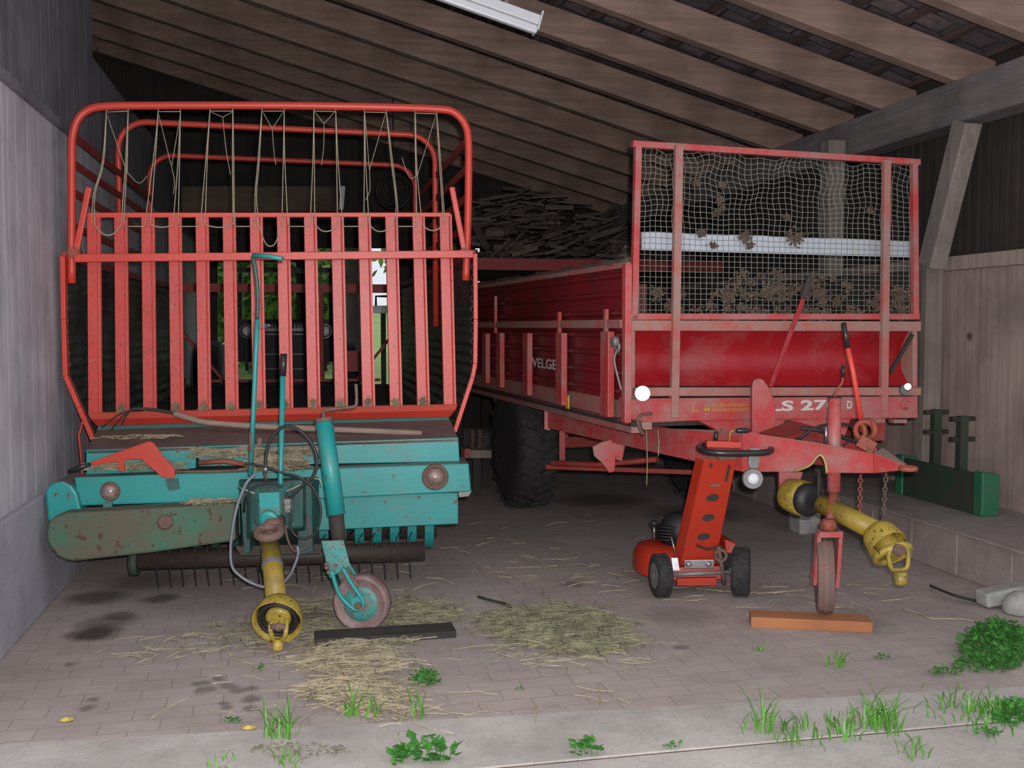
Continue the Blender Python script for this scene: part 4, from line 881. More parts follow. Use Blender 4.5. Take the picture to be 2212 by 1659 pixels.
m_ = MB(); m_.bar(wcx, wr, .09, .09); 
for k in (.35, 1.25): m_.bar(wcx + RPn.h * k + Z * .04, V((wcx.x, wcx.y, zc - .05)) + RPn.h * k, .08, .1)
m_.build('axle', 'reddk', sp)
# shield fin
fin = [(1621, 935), (1621, 830), (1624, 820), (1633, 816), (1645, 818), (1656, 832), (1666, 855), (1672, 880), (1674, 938)]
m_ = MB(); m_.hex([RP_(x, y, .05) for x, y in fin], [RP_(1621 + (x - 1621) * .98 + 4, y + 2, .20) for x, y in fin]); m_.build('shaft_guard', 'spred', sp, bevel=.006)
# drawbar tongue: near cheek with the torn lower edge
def seg(px, y, Y): return wp(px, y, Y)
def Yt(px): return 5.38 - (px - 1604) / (1890 - 1604) * .46
top = [(1604, 930), (1640, 938), (1760, 956), (1890, 981)]
bot = [(1890, 1022), (1786, 1021), (1783, 1003), (1778, 990), (1772, 984), (1763, 990), (1752, 1004), (1738, 1012), (1716, 1019), (1604, 1019)]
loopp = [wp(x, y, Yt(x)) for x, y in top + bot]; th = V((.03, .025, 0))
m_ = MB(); m_.poly(loopp, V((.008, .006, 0))); tg = m_.build('drawbar_cheek', 'spred', sp, bevel=.0)
m_ = MB(); m_.tube(cat_rom([wp(x, y, Yt(x) - .004) for x, y in [(1786, 1022), (1784, 1003), (1779, 990), (1772, 983), (1763, 989), (1752, 1003), (1738, 1011), (1716, 1018)]], 4), .006, 6); m_.build('torn_edge', paint('bare_yellow_primer', (.45, .36, .14), amt=.5), tg)
m_ = MB(); m_.hex([wp(1640, 934, 5.40), wp(1710, 908, 5.85), wp(1722, 914, 5.85), wp(1652, 942, 5.40)], [wp(1700, 943, 5.30), wp(1775, 925, 5.60), wp(1780, 932, 5.60), wp(1708, 950, 5.30)]); m_.build('drawbar_top', 'reddk', sp)
m_ = MB(); m_.poly([wp(1724, 912, 5.9), wp(1890, 968, 5.22), wp(1892, 1016, 5.22), wp(1724, 1000, 5.9)], V((.01, .006, 0))); m_.build('drawbar_cheek', 'spred', sp)
m_ = MB(); m_.hex([wp(1886, 978, 4.91), wp(1906, 966, 5.15), wp(1906, 1014, 5.15), wp(1886, 1023, 4.91)], [wp(1952, 1003, 4.76), wp(1958, 1001, 4.82), wp(1958, 1013, 4.82), wp(1952, 1016, 4.76)]); m_.build('drawbar_nose', 'spred', sp, bevel=.006)
m_ = MB(); ec = wp(1962, 1012, 4.74); m_.ring(ec, (0, 0, 1), .032, .013, 24, 8); m_.build('towing_eye', 'ironred', sp)
m_ = MB(); m_.poly([wp(1683, 1018, 5.45), wp(1735, 1020, 5.45), wp(1728, 1040, 5.45), wp(1702, 1055, 5.45), wp(1702, 1088, 5.45), wp(1685, 1086, 5.45)], V((0, .03, 0))); m_.build('drop_bracket', 'spred', sp, bevel=.003)
m_ = MB(); m_.tube([wp(1770, 1020, 5.2), wp(1768, 1080, 5.2)], .008, 6); m_.build('shaft_hanger', 'walldark', sp)
# jack
k0, k1 = wp(1803, 860, 5.17), wp(1801, 1062, 5.15)
m_ = MB(); m_.tube([k0, k1], .033, 20); js = m_.build('jack_tube', 'spred', sp)
MB().lathe(k0 + Z * .001, (0, 0, 1), [(0, .034), (.006, .034)], 20).build('tube_cap', 'walldark', js)
MB().tube(cat_rom([k0, wp(1806, 845, 5.2), wp(1818, 828, 5.2), wp(1821, 812, 5.2)], 4), .006, 6).build('crank_handle', 'ironred', js)
MB().tube([wp(1821, 815, 5.2), wp(1822, 790, 5.2)], .010, 8).build('crank_grip', 'grip', js)
MB().tube([k1, wp(1790, 1150, 5.06)], .024, 14).build('inner_tube', 'ironred', js)
m_ = MB(); m_.lathe(wp(1790, 1142, 5.06), Z, [(0, .045), (.03, .04), (.05, .028)], 14); m_.build('swivel_head', 'ironred', js)
wc = wp(1781, 1252, 5.08); wc.z = .245; wax = V((1, -.24, .02)).normalized()
m_ = MB(); a, b = wp(1766, 1153, 5.06), wp(1817, 1152, 5.06); m_.bar(a, b, .07, .03)
ff = m_.build('wheel_fork', 'spred', js, bevel=.003)
for (x0, x1, y1) in ((1768, 1758, 1262), (1814, 1806, 1268)): MB().bar(wp(x0, 1152, 5.06), wp(x1, y1, 5.06), .018, .045, V((0, 1, 0))).build('fork_leg', 'spred', ff)
m_ = MB(); m_.tube([wc - wax * .07, wc + wax * .07], .012, 8); m_.build('axle', 'rustm', js)
R_ = .19; m_ = MB(); m_.lathe(wc, wax, [(-.034, .10), (-.042, .15), (-.040, .175), (-.034, .186), (-.012, .186), (-.010, .190), (.010, .190), (.012, .186), (.034, .186), (.040, .175), (.042, .15), (.034, .10)], 40); m_.build('jack_wheel', 'tyreold', js)
# right drive shaft
sp0 = wp(1712, 1070, 5.40); sp1 = wp(1762, 1085, 5.22); sa = (sp1 - sp0).normalized()
m_ = MB(); m_.tube([wp(1774, 1088, 5.2), wp(1895, 1148, 4.9)], .050, 20); sh = m_.build('drive_shaft', 'yellowd', sp, label='muddy yellow drive shaft hanging under the drawbar')
m_ = MB(); ax = (wp(1775, 1088, 5.18) - wp(1705, 1068, 5.42)).normalized(); m_.lathe(wp(1705, 1068, 5.42), ax, [(0, .08), (.01, .088), (.05, .092), (.09, .095), (.135, .09), (.14, .08)], 28); m_.build('shaft_shield', 'yellow', sh)
m_ = MB(); m_.lathe(wp(1705, 1068, 5.42) + ax * .125, ax, [(0, .085), (.04, .088), (.055, .075), (.07, .055)], 28); m_.build('shield_collar', 'black', sh)
A_ = wp(1893, 1147, 4.9); ax = V((.13, -.35, -.25)).normalized()
m_ = MB(); m_.lathe(A_, ax, [(-.01, .052), (0, .072), (.03, .086), (.10, .095), (.105, .093), (.03, .078)], 28, cap=False); m_.build('shaft_shield', 'yellow', sh)
E_ = A_ + ax * .15
m_ = MB(); m_.ring(A_ + ax * .14 + Z * -.01, ax + V((0, 0, -.4)), .082, .017, 28, 10); m_.build('coupling_ring', 'yellow', sh)
m_ = MB(); m_.lathe(A_ + ax * .0, ax, [(0, .06), (.06, .06), (.13, .05), (.17, .035)], 20); m_.build('inner_joint', 'yellowd', sh)
y0 = wp(1938, 1195, 4.72); y1_ = wp(1945, 1240, 4.70)
m_ = MB(); m_.tube(cat_rom([y0 + V((-.032, 0, .01)), y0 + V((-.038, 0, -.03)), y0 + V((-.022, 0, -.075)), y0 + V((.012, 0, -.08)), y0 + V((.045, 0, -.07)), y0 + V((.052, 0, -.03)), y0 + V((.044, 0, .03)), y0 + V((.01, 0, .045))], 4, True), .011, 8, True); m_.build('yoke_fork', 'yellow', sh)
m_ = MB(); m_.lathe(y1_ + V((0, 0, .01)), (.02, -.1, -1), [(0, .03), (.05, .028), (.062, .02)], 16); m_.build('yoke_sleeve', 'yellow', sh)
m_ = MB(); m_.lathe(y0 + V((.0, -.01, .02)), (0, -1, 0), [(-.02, .026), (.015, .026)], 16); m_.ring(y0 + V((.0, -.026, .02)), (0, 1, 0), .022, .006); m_.build('cross_joint', 'rustm', sh)
# levers on the spreader
m_ = MB(); m_.bar(RP_(1737, 640, .10), RP_(1664, 836, .07), .028, .012, RN); l1 = m_.build('control_lever', 'spclean', sp, bevel=.003)
MB().bar(RP_(1734, 645, .10), RP_(1751, 597, .10), .04, .028, RN).build('lever_grip', 'walldark', l1, bevel=.008)
m_ = MB(); m_.tube([wp(1831, 752, 5.2), wp(1842, 800, 5.2), wp(1864, 930, 5.15)], .0135, 10); l2 = m_.build('hand_lever', 'red', sp)
MB().tube([wp(1832, 756, 5.2), wp(1822, 697, 5.2)], .013, 10).build('lever_grip', 'grip', l2)
m_ = MB(); m_.ring(wp(1868, 930, 5.12), (.6, 1, 0), .045, .014, 24, 8); m_.ring(wp(1858, 933, 5.14), (1, .3, 0), .04, .012, 24, 8); m_.ring(wp(1878, 927, 5.12), (1, .3, 0), .045, .014, 24, 8); m_.bar(wp(1855, 950, 5.1), wp(1888, 968, 5.08), .05, .06); m_.build('hitch_clevis', 'ironred', sp)
for pts, r, mt in (([(1725, 948), (1748, 932), (1770, 921), (1800, 917), (1832, 918), (1862, 934)], .008, 'black'), ([(1730, 925), (1775, 930), (1815, 942), (1850, 955)], .01, 'black'), ([(1822, 962), (1835, 952), (1850, 948), (1880, 946)], .006, 'black')):
    MB().tube(cat_rom([wp(x, y, 5.22) for x, y in pts], 5), r, 8).build('hydraulic_hose', mt, sp)
MB().tube([wp(1785, 921, 5.18), wp(1784, 958, 5.18)], .008, 8).build('spring_pin', 'chrome', sp)
def chain(x0, y0, x1, y1, Y, mat):
    m_ = MB(); a, b = wp(x0, y0, Y), wp(x1, y1, Y); n = 9; d = (b - a) / n
    for k in range(n):
        c = a + d * (k + .5); s = V((1, 0, 0)) if k % 2 else V((0, 1, 0)); h = d * .62
        m_.tube(cat_rom([c + s * .009 + h * .4, c + s * .009 - h * .4, c - h * .75, c - s * .009 - h * .4, c - s * .009 + h * .4, c + h * .75], 3, True), .0035, 5, True)
    m_.build('chain', mat, sp)
chain(1859, 1024, 1857, 1108, 5.05, 'ironred'); chain(1914, 1020, 1908, 1116, 5.0, 'rustm')

# ================================================================== LAWN MOWER
mw = thing('lawn_mower', 'orange-red lawn mower with an upright perforated handle column', 'lawn mower', fz(1510, 1270))
colp = [wp(1470, 1222, 5.66), wp(1545, 1218, 5.66), wp(1592, 990, 5.40), wp(1521, 994, 5.40)]
m_ = MB(); bk = V((-.02, .09, .02)); cn = V((0, .05, 0))
m_.poly(colp, V((0, .012, 0))); 
m_.poly([colp[0], colp[0] + V((-.035, .09, 0)), colp[3] + V((-.03, .09, 0)), colp[3]], V((.008, 0, 0))); m_.poly([colp[1], colp[1] + V((-.01, .09, 0)), colp[2] + V((-.01, .09, 0)), colp[2]], V((-.008, 0, 0)))
colm = m_.build('handle_column', 'mower', mw, bevel=.004)
up_ = (colp[3] - colp[0]).normalized(); rt = (colp[1] - colp[0]).normalized(); cnn = rt.cross(up_).normalized()
if cnn.y > 0: cnn = -cnn
for (x, y, Y) in ((1539, 1075, 5.50), (1530, 1118, 5.55), (1520, 1159, 5.595)):
    c = Plane(colp[0], (1, 0)); m_ = MB()
    # project on column plane
    rr_ = ray(x, y); t_ = (colp[0] - CAM).dot(cnn) / rr_.dot(cnn); c = CAM + rr_ * t_
    m_.add([c + cnn * .002 + rt * .035 * math.cos(a_) + up_ * .024 * math.sin(a_) for a_ in [k * math.pi / 12 for k in range(24)]] , [tuple(range(24))]); m_.build('lightening_hole', 'walldark', colm)
for (x0, y0, x1, y1) in ((1537, 1001, 1534, 1010), (1576, 1004, 1568, 1040)):
    P = []
    for (x, y) in ((x0, y0), (x1, y1)):
        rr_ = ray(x, y); P.append(CAM + rr_ * ((colp[0] - CAM).dot(cnn) / rr_.dot(cnn)) + cnn * .001)
    MB().bar(P[0], P[1], .014, .004, cnn).build('slot', 'walldark', colm)
rr_ = ray(1545, 1048); c = CAM + rr_ * ((colp[0] - CAM).dot(cnn) / rr_.dot(cnn)) + cnn * .002; MB().bar(c - rt * .025, c + rt * .025, .012, .003, cnn).build('badge', 'grey', colm)
# handlebar ring
hc = wp(1588, 969, 5.30); m_ = MB(); pts = []
for k in range(32):
    t = 2 * math.pi * k / 32; q = hc + V((1, 0, 0)) * .185 * (abs(math.cos(t)) ** .6) * (1 if math.cos(t) > 0 else -1) + V((0, 1, .1)) * .11 * (abs(math.sin(t)) ** .8) * (1 if math.sin(t) > 0 else -1); pts.append(q)
m_.tube(pts, .017, 10, True); hb = m_.build('handlebar', 'grip', mw)
m_ = MB(); m_.poly([wp(1527, 952, 5.24), wp(1602, 955, 5.24), wp(1602, 969, 5.24), wp(1527, 967, 5.24)], (0, .06, 0)); cbx = m_.build('control_box', 'mower', mw, bevel=.003)
MB().tube([wp(1545, 954, 5.27), wp(1548, 932, 5.27)], .012, 10).build('control_grip', 'grip', cbx)
MB().tube(cat_rom([wp(1576, 955, 5.27), wp(1576, 942, 5.27), wp(1580, 932, 5.27), wp(1590, 930, 5.27)], 4), .004, 6).build('throttle_rod', 'yellowd', cbx)
MB().tube([wp(1588, 931, 5.27), wp(1596, 930, 5.27), wp(1612, 930, 5.27), wp(1619, 931, 5.27)], [.008, .014, .014, .009], 12).build('throttle_grip', 'grip', cbx)
MB().poly([wp(1545, 980, 5.37), wp(1600, 975, 5.37), wp(1590, 992, 5.38), wp(1555, 995, 5.38)], (0, .03, 0)).build('bar_clamp', 'rustm', mw)
# work lamp hung on the ring
wl_ = thing('work_lamp', 'small grey round lamp hanging from the mower handlebar', 'lamp', wp(1625, 1062, 5.22))
MB().poly([wp(1621, 968, 5.19), wp(1641, 968, 5.19), wp(1641, 1000, 5.2), wp(1637, 1012, 5.2), wp(1620, 1012, 5.2), wp(1616, 1000, 5.2)], (0, .012, 0)).build('lamp_strap', 'grey', wl_, bevel=.003)
c = wp(1626, 1034, 5.21); m_ = MB(); m_.lathe(c, (0, -1, .05), [(-.06, .02), (-.045, .04), (-.02, .052), (0, .054), (.012, .05)], 24); m_.build('lamp_shell', 'grey', wl_)
MB().lathe(c, (0, -1, .05), [(.012, .032), (.02, .028), (.028, .012)], 20).build('lamp_lens', 'lampw', wl_)
# wheels
def mwheel(px, py, r, w_, ax=(1, .22, 0)):
    c = fz(px, py); c.z = r; ax = V(ax).normalized(); m_ = MB(); m_.lathe(c, ax, [(-w_ * .45, r * .6), (-w_ * .5, r * .85), (-w_ * .4, r), (0, r), (w_ * .4, r), (w_ * .5, r * .85), (w_ * .45, r * .6)], 32)
    x = ax.orthogonal().normalized(); y = ax.cross(x)
    for k in range(28):
        t = 2 * math.pi * k / 28; q = x * math.cos(t) + y * math.sin(t); 
        for s_ in (-.25, .25): m_.bar(c + q * r * .985 + ax * (s_ - .15) * w_, c + q * r * .985 + ax * (s_ + .15) * w_, .009, .012, q)
    o = m_.build('wheel', 'tyre', mw); MB().lathe(c, ax, [(-w_ * .47, r * .60), (-w_ * .35, r * .55), (-w_ * .3, r * .3), (-w_ * .6, r * .1)], 24).build('wheel_rim', 'whiteb' if r > .13 else 'grey', o)
    return c
ca = mwheel(1427, 1288, .118, .085, (1, .15, 0)); cb_ = mwheel(1600, 1286, .135, .10, (1, -.25, 0)); cc = mwheel(1392, 1222, .075, .06, (1, .15, 0)); cd = mwheel(1560, 1232, .09, .06, (1, .1, 0))
m_ = MB(); m_.tube([ca, cb_], .012, 10); m_.build('rear_axle', 'grey', mw)
# deck
dc = fz(1452, 1245); m_ = MB()
ex = V((1, .1, 0)).normalized(); ey = V((-.1, 1, 0)).normalized(); dcen = wp(1462, 1190, 5.95); dcen.z = 0
def rr_loop(z, sx, sy, n=28): return [dcen + ex * sx * (abs(math.cos(t)) ** .7) * math.copysign(1, math.cos(t)) + ey * sy * (abs(math.sin(t)) ** .7) * math.copysign(1, math.sin(t)) + Z * z for t in [2 * math.pi * k / n for k in range(n)]]
lo = [rr_loop(.07, .25, .24), rr_loop(.16, .245, .235), rr_loop(.20, .225, .215), rr_loop(.225, .16, .15)]
vs = sum(lo, []); N = 28; m_.add(vs, [(i * N + k, i * N + (k + 1) % N, (i + 1) * N + (k + 1) % N, (i + 1) * N + k) for i in range(3) for k in range(N)] + [tuple(3 * N + k for k in range(N))], True); m_.build('mower_deck', 'mower', mw)
m_ = MB(); m_.poly([wp(1566, 1165, 5.75), wp(1590, 1172, 5.75), wp(1592, 1200, 5.72), wp(1566, 1195, 5.75)], (-.02, .2, 0)); m_.build('wheel_fender', 'mower', mw, bevel=.01)
m_ = MB(); m_.poly([wp(1462, 1250, 5.60), wp(1549, 1248, 5.60), wp(1549, 1266, 5.60), wp(1462, 1266, 5.60)], (0, .03, 0)); m_.poly([wp(1452, 1225, 5.68), wp(1560, 1222, 5.68), wp(1558, 1252, 5.66), wp(1456, 1255, 5.66)], (0, .05, 0)); m_.build('rear_plate', 'mower', mw, bevel=.004)
MB().bar(wp(1478, 1219, 5.62), wp(1543, 1218, 5.62), .012, .05).build('bolt_plate', 'chrome', mw, bevel=.004)
for x in (1487, 1530): MB().lathe(wp(x, 1218, 5.60), (0, -1, 0), [(0, .016), (.015, .016), (.02, .008)], 10).build('bolt', 'chrome', mw)
# engine
ec = dcen + V((.02, .0, 0)); m_ = MB(); m_.lathe(ec + Z * .225, Z, [(0, .11), (.06, .12), (.10, .12), (.14, .10), (.17, .08), (.18, .05)], 24)
for k in range(5): m_.lathe(ec + V((-.08, -.05, .26 + k * .018)), Z, [(0, .07), (.008, .07)], 16)
m_.box(ec + V((.10, -.04, .30)), (.08, .1, .1)); m_.build('engine', 'black', mw)
for (x0, y0, x1, y1, Y) in ((1413, 1168, 1413, 1132, 5.85), (1463, 1212, 1450, 1160, 5.68)):
    MB().tube([wp(x0, y0, Y), wp(x1, y1, Y)], .004, 6).build('control_rod', 'chrome', mw)
m_ = MB(); m_.lathe(wp(1413, 1132, 5.85), Z, [(-.01, .02), (.01, .024), (.02, .015)], 12); m_.build('height_knob', 'black', mw)
MB().poly([wp(1450, 1205, 5.66), wp(1464, 1205, 5.66), wp(1468, 1232, 5.64), wp(1454, 1232, 5.64)], (0, .02, 0)).build('lever_bracket', 'chrome', mw)
m_ = MB(); m_.tube([wp(1552, 1180, 5.6), wp(1560, 1230, 5.6), wp(1565, 1262, 5.62)], .012, 8); m_.ring(wp(1557, 1200, 5.6), (.3, 1, 0), .03, .01); m_.build('drive_gear', 'rustm', mw)
hose_pts = [(1505, 1178), (1530, 1186), (1555, 1180), (1565, 1195)]
MB().tube(cat_rom([wp(x, y, 5.6) for x, y in hose_pts], 5), .007, 6).build('throttle_cable', 'black', mw)

# ================================================================== SMALL THINGS ON THE FLOOR
a, b = fz(1622, 1356), fz(1885, 1368); d = (b - a).normalized(); nn = V((-d.y, d.x, 0))
MB().poly([a, b, b + nn * .13, a + nn * .13], (0, 0, .054)).build('plank', 'plankor', bevel=.003, label='short orange sawn plank under the narrow wheel of the spreader', cat='plank')
a, b = fz(680, 1398), fz(986, 1378); d = (b - a).normalized(); nn = V((-d.y, d.x, 0))
MB().poly([a, b, b + nn * .15, a + nn * .15], (0, 0, .035)).build('plank', 'plankdk', bevel=.003, label='black weathered plank beside the teal-hubbed jack wheel', cat='plank')
p = fz(1738, 1150); MB().box(p + Z * .085, (.17, .17, .17), (BC, BS)).build('concrete_block', 'stone', bevel=.012, label='grey concrete block standing under the spreader drawbar', cat='block')
p = fz(2175, 1312); m_ = MB(); m_.bar(p + V((-.14, 0, .045)) , p + V((.13, .05, .085)), .11, .08); m_.build('concrete_block', 'stone', bevel=.014, label='pale broken kerb stone tilted against the right ledge', cat='block')
p = fz(2195, 1325); m_ = MB(); m_.ball(p + V((.02, .0, .03)), .09, 7); m_.v = [V((v.x, v.y, max(0, v.z))) + V((0, 0, 0)) for v in m_.v]; m_.build('stone', 'stone', label='rounded grey stone half buried below the tilted kerb stone', cat='stone')
m_ = MB(); m_.tube(cat_rom([fz(1033, 1289, .008), fz(1062, 1297, .014), fz(1090, 1304, .012), fz(1103, 1311, .01), fz(1101, 1320, .008)], 5), .007, 6); m_.build('twig', 'walldark', label='thin bent dark twig lying on the pavers between the wagons', cat='twig')
MB().tube(cat_rom([fz(1950, 1315, .006), fz(1985, 1325, .006), fz(2010, 1336, .006), fz(2050, 1337, .006), fz(2095, 1340, .006), fz(2160, 1362, .006)], 5), .004, 5).build('rope', 'twine', label='pale strand of twine lying on the floor by the right ledge', cat='twine')
MB().tube(cat_rom([fz(2010, 1265, .02), fz(2060, 1285, .04), fz(2110, 1298, .02)], 5), .008, 5).build('iron_rod', 'walldark', label='dark rod lying at the foot of the right ledge', cat='rod')
for k, (px, py, lab) in enumerate(((143, 1556, 'single yellow fallen leaf on the pavers at the far left'), (537, 1573, 'yellow fallen leaf beside the grass tuft near the apron'))):
    c = fz(px, py, .004); m_ = MB(); n_ = 8; m_.add([c + V((.03 * math.cos(2 * math.pi * i / n_), .018 * math.sin(2 * math.pi * i / n_), .004 * (i % 2))) for i in range(n_)] + [c + Z * .012], [(i, (i + 1) % n_, n_) for i in range(n_)] + [tuple(range(n_ - 1, -1, -1))]); m_.build('fallen_leaf', plain('yellow_leaf', (.6, .48, .1)), label=lab, cat='leaf')
def floor_hay(name, lab, ovals, seed, mat='hay'):
    m_ = MB()
    for i, (px, py, rx, ry, n) in enumerate(ovals): strands(m_, oval(px, py, rx, ry), n, .05, .20, .0022, .018, seed + i)
    m_.build(name, mat, label=lab, cat='hay', kind='stuff')
floor_hay('loose_hay', 'greenish patch of loose hay on the floor between wagon and mower', [(1200, 1355, 150, 42, 950), (1260, 1385, 110, 30, 450), (1120, 1345, 90, 25, 260)], 20, 'haygreen')
floor_hay('loose_hay', 'dry hay scattered around the teal-hubbed jack wheel', [(890, 1325, 100, 30, 420), (720, 1340, 110, 45, 360), (800, 1385, 90, 14, 160), (560, 1370, 110, 28, 90)], 30, 'haygreen')
floor_hay('loose_hay', 'pale straw scattered in front of the black plank', [(760, 1430, 110, 38, 420), (770, 1500, 120, 32, 300), (840, 1535, 110, 20, 60)], 40)
floor_hay('loose_hay', 'sparse straws strewn over the open pavers', [(420, 1400, 220, 25, 60), (900, 1450, 500, 110, 90), (1250, 1410, 180, 30, 70), (1000, 1250, 500, 40, 80), (1700, 1290, 250, 30, 40), (1300, 1180, 300, 60, 50)], 50)
# green plants
def tuft(px, py, n, h, spread, lab, seed, mat='grass', wd=.004):
    R = random.Random(seed); c = fz(px, py); m_ = MB()
    for _ in range(n):
        a = R.uniform(0, 6.283); o = V((R.gauss(0, spread * .3), R.gauss(0, spread * .3), 0)); L_ = h * R.uniform(.5, 1.1); d = V((math.cos(a), math.sin(a), 0)); pr = V((-d.y, d.x, 0)); lean = R.uniform(.15, .9)
        pts = [c + o + d * lean * L_ * t * t + Z * L_ * t * (1 - .35 * lean * t) for t in (0, .33, .66, 1)]; ws = [wd, wd, wd * .7, .0003]; vs = []
        for p, w2 in zip(pts, ws): vs += [p + pr * w2, p - pr * w2, p + d * w2 * .4]
        m_.add(vs, sum([[(i * 3, i * 3 + 1, i * 3 + 4, i * 3 + 3), (i * 3 + 1, i * 3 + 2, i * 3 + 5, i * 3 + 4), (i * 3 + 2, i * 3, i * 3 + 3, i * 3 + 5)] for i in range(3)], []))
    return m_.build('grass_tuft', mat, label=lab, cat='grass', kind='stuff' if spread > .3 else None)
def leafy(px, py, n, rx, ry, lab, seed, size=.02, h=.06, mat='weed', name='weed', kind=None):
    R = random.Random(seed); m_ = MB(); c = fz(px, py); ex = fz(px + rx, py) - c; ey = fz(px, py - ry) - c
    for _ in range(n):
        r = math.sqrt(R.random()); t = R.uniform(0, 6.283); o = c + ex * r * math.cos(t) + ey * r * math.sin(t); a = R.uniform(0, 6.283); d = V((math.cos(a), math.sin(a), R.uniform(-.1, .7))).normalized(); s_ = d.cross(Z).normalized(); L_ = size * R.uniform(.6, 1.4); b0 = o + Z * (R.random() * h * (1 - r * .6) + .006)
        w2 = L_ * .32
        m_.add([b0, b0 + d * L_ * .5 + s_ * w2, b0 + d * L_ + Z * L_ * .1, b0 + d * L_ * .5 - s_ * w2, b0 + d * L_ * .5 - Z * w2 * .4], [(0, 1, 4), (1, 2, 4), (2, 3, 4), (3, 0, 4), (0, 3, 2, 1)])
        if R.random() < .4: m_.bar(V((o.x, o.y, 0)), b0, .002, .002)
    return m_.build(name, mat, label=lab, cat='weed', kind=kind)
tuft(612, 1588, 32, .16, .10, 'largest spiky grass tuft in front of the yellow drive shaft', 1)
tuft(757, 1545, 16, .13, .06, 'grass tuft growing through straw left of the leafy clump', 2)
tuft(803, 1550, 7, .13, .05, 'sparse slanting grass blades right of the straw tuft', 3)
tuft(903, 1550, 9, .13, .04, 'small upright grass tuft below the bright leafy clump', 4)
leafy(917, 1476, 130, 30, 10, 'bright green leafy clump on the pavers below the black plank', 5, .022, .07)
leafy(502, 1562, 20, 14, 4, 'tiny green seedling left of the largest grass tuft', 6, .018, .03)
leafy(565, 1447, 14, 8, 8, 'tiny green sprout on the pavers left of the drive shaft end', 8, .014, .015)
leafy(1122, 1492, 10, 8, 3, 'tiny sprout alone on the open pavers in the centre', 9, .014, .015)
leafy(920, 1645, 60, 60, 12, 'broad-leaved weed in the joint at the bottom edge of the picture', 10, .045, .10)
leafy(858, 1650, 26, 14, 6, 'green weed shoot left of the broad-leaved weed at the bottom edge', 11, .035, .08)
leafy(1268, 1628, 34, 30, 10, 'round-leaved weed in the apron joint right of centre', 12, .032, .07)
leafy(1450, 1616, 10, 18, 3, 'little weed in the apron joint between the round-leaved weed and the long grass', 13, .02, .02)
leafy(650, 1625, 110, 110, 14, 'thin mossy weed strip on the apron below the largest tuft', 14, .016, .012, mat='haygreen', kind='stuff')
tuft(620, 1650, 14, .06, .1, 'short grass at the bottom edge below the mossy strip', 15)
tuft(475, 1658, 10, .05, .12, 'short grass at the lower left of the bottom edge', 16)
tuft(1905, 1572, 55, .16, .12, 'tall dense grass tuft in the joint at the right', 17)
tuft(1830, 1585, 30, .11, .14, 'lower grass left of the tall dense right tuft', 18)
tuft(1700, 1588, 45, .10, .22, 'brownish grass cluster in the joint right of centre', 19)
tuft(1650, 1580, 12, .17, .08, 'few long thin grass blades at the left end of the grass row', 21)
tuft(1975, 1635, 12, .08, .12, 'few grass blades below the tall dense tuft', 22)
tuft(1645, 1405, 8, .05, .08, 'short sprigs in front of the orange plank, left', 23)
tuft(1812, 1440, 14, .09, .08, 'thin sprigs growing among the pavers in front of the plank, right', 24)
leafy(1905, 1423, 16, 16, 5, 'small leafy sprout on the pavers right of the thin sprigs', 25, .02, .02)
leafy(2150, 1400, 900, 75, 42, 'dense green weed patch in the right corner by the ledge', 26, .03, .11, kind='stuff')
leafy(2130, 1440, 260, 75, 16, 'lower thinner weeds in front of the dense right patch', 27, .022, .05, kind='stuff')
tuft(2125, 1545, 110, .09, .35, 'wide low grass strip at the right edge', 28)
leafy(2180, 1555, 160, 40, 20, 'dark leafy weed at the right edge behind the low grass', 29, .03, .10)
leafy(2130, 1588, 30, 30, 6, 'small leafy weed on the apron at the right edge', 31, .02, .02)
leafy(2040, 1458, 36, 40, 6, 'flat weed sprouts left of the right grass strip', 32, .024, .03)

# green implement on the right ledge
gi = thing('green_implement', 'old green steel trough with two uprights standing on the right ledge', 'implement', Bpx(2030, 1080, 4.3))
gi.location = V((Bpx(2030, 1080, 4.3).x, Bpx(2030, 1080, 4.3).y, .277)); ORG[gi.name] = gi.location.copy()
def G(px, py, u=4.3): return Bpx(px, py, u)
a = G(2098, 1010); b = G(1932, 960)
zt_ = .27 + .34
pa = G(2105, 1050); pb = G(1935, 1050)
for q in (pa, pb): q.z = .277
m_ = MB(); m_.poly([pa, pb, pb + Z * .27, pa + Z * .27], BU * .03); m_.poly([pa + BU * .03, pb + BU * .03, pb + BU * .16, pa + BU * .16], (0, 0, .02)); m_.build('trough', 'green', gi)
for q in (pa, pb): MB().poly([q - BU * .01, q + BU * .12, q + BU * .12 + Z * .27, q - BU * .01 + Z * .29], BV * -.09).build('end_plate', paint('brighter_green_paint', (.03, .17, .085), amt=.55, ramt=.7), gi, bevel=.01)
for (px, y0) in ((2020, 884), (2077, 898)):
    q = G(px, 1000, 4.45); tp = G(px, y0, 4.45)
    m_ = MB(); m_.bar(V((q.x, q.y, .277)), V((q.x, q.y, tp.z)), .06, .05, BV); up = m_.build('upright', 'green', gi)
    for zz in (tp.z - .02, tp.z - .16): MB().bar(V((q.x - .09, q.y - .02, zz)), V((q.x + .09, q.y + .02, zz)), .035, .03).build('clamp', 'walldark', up)
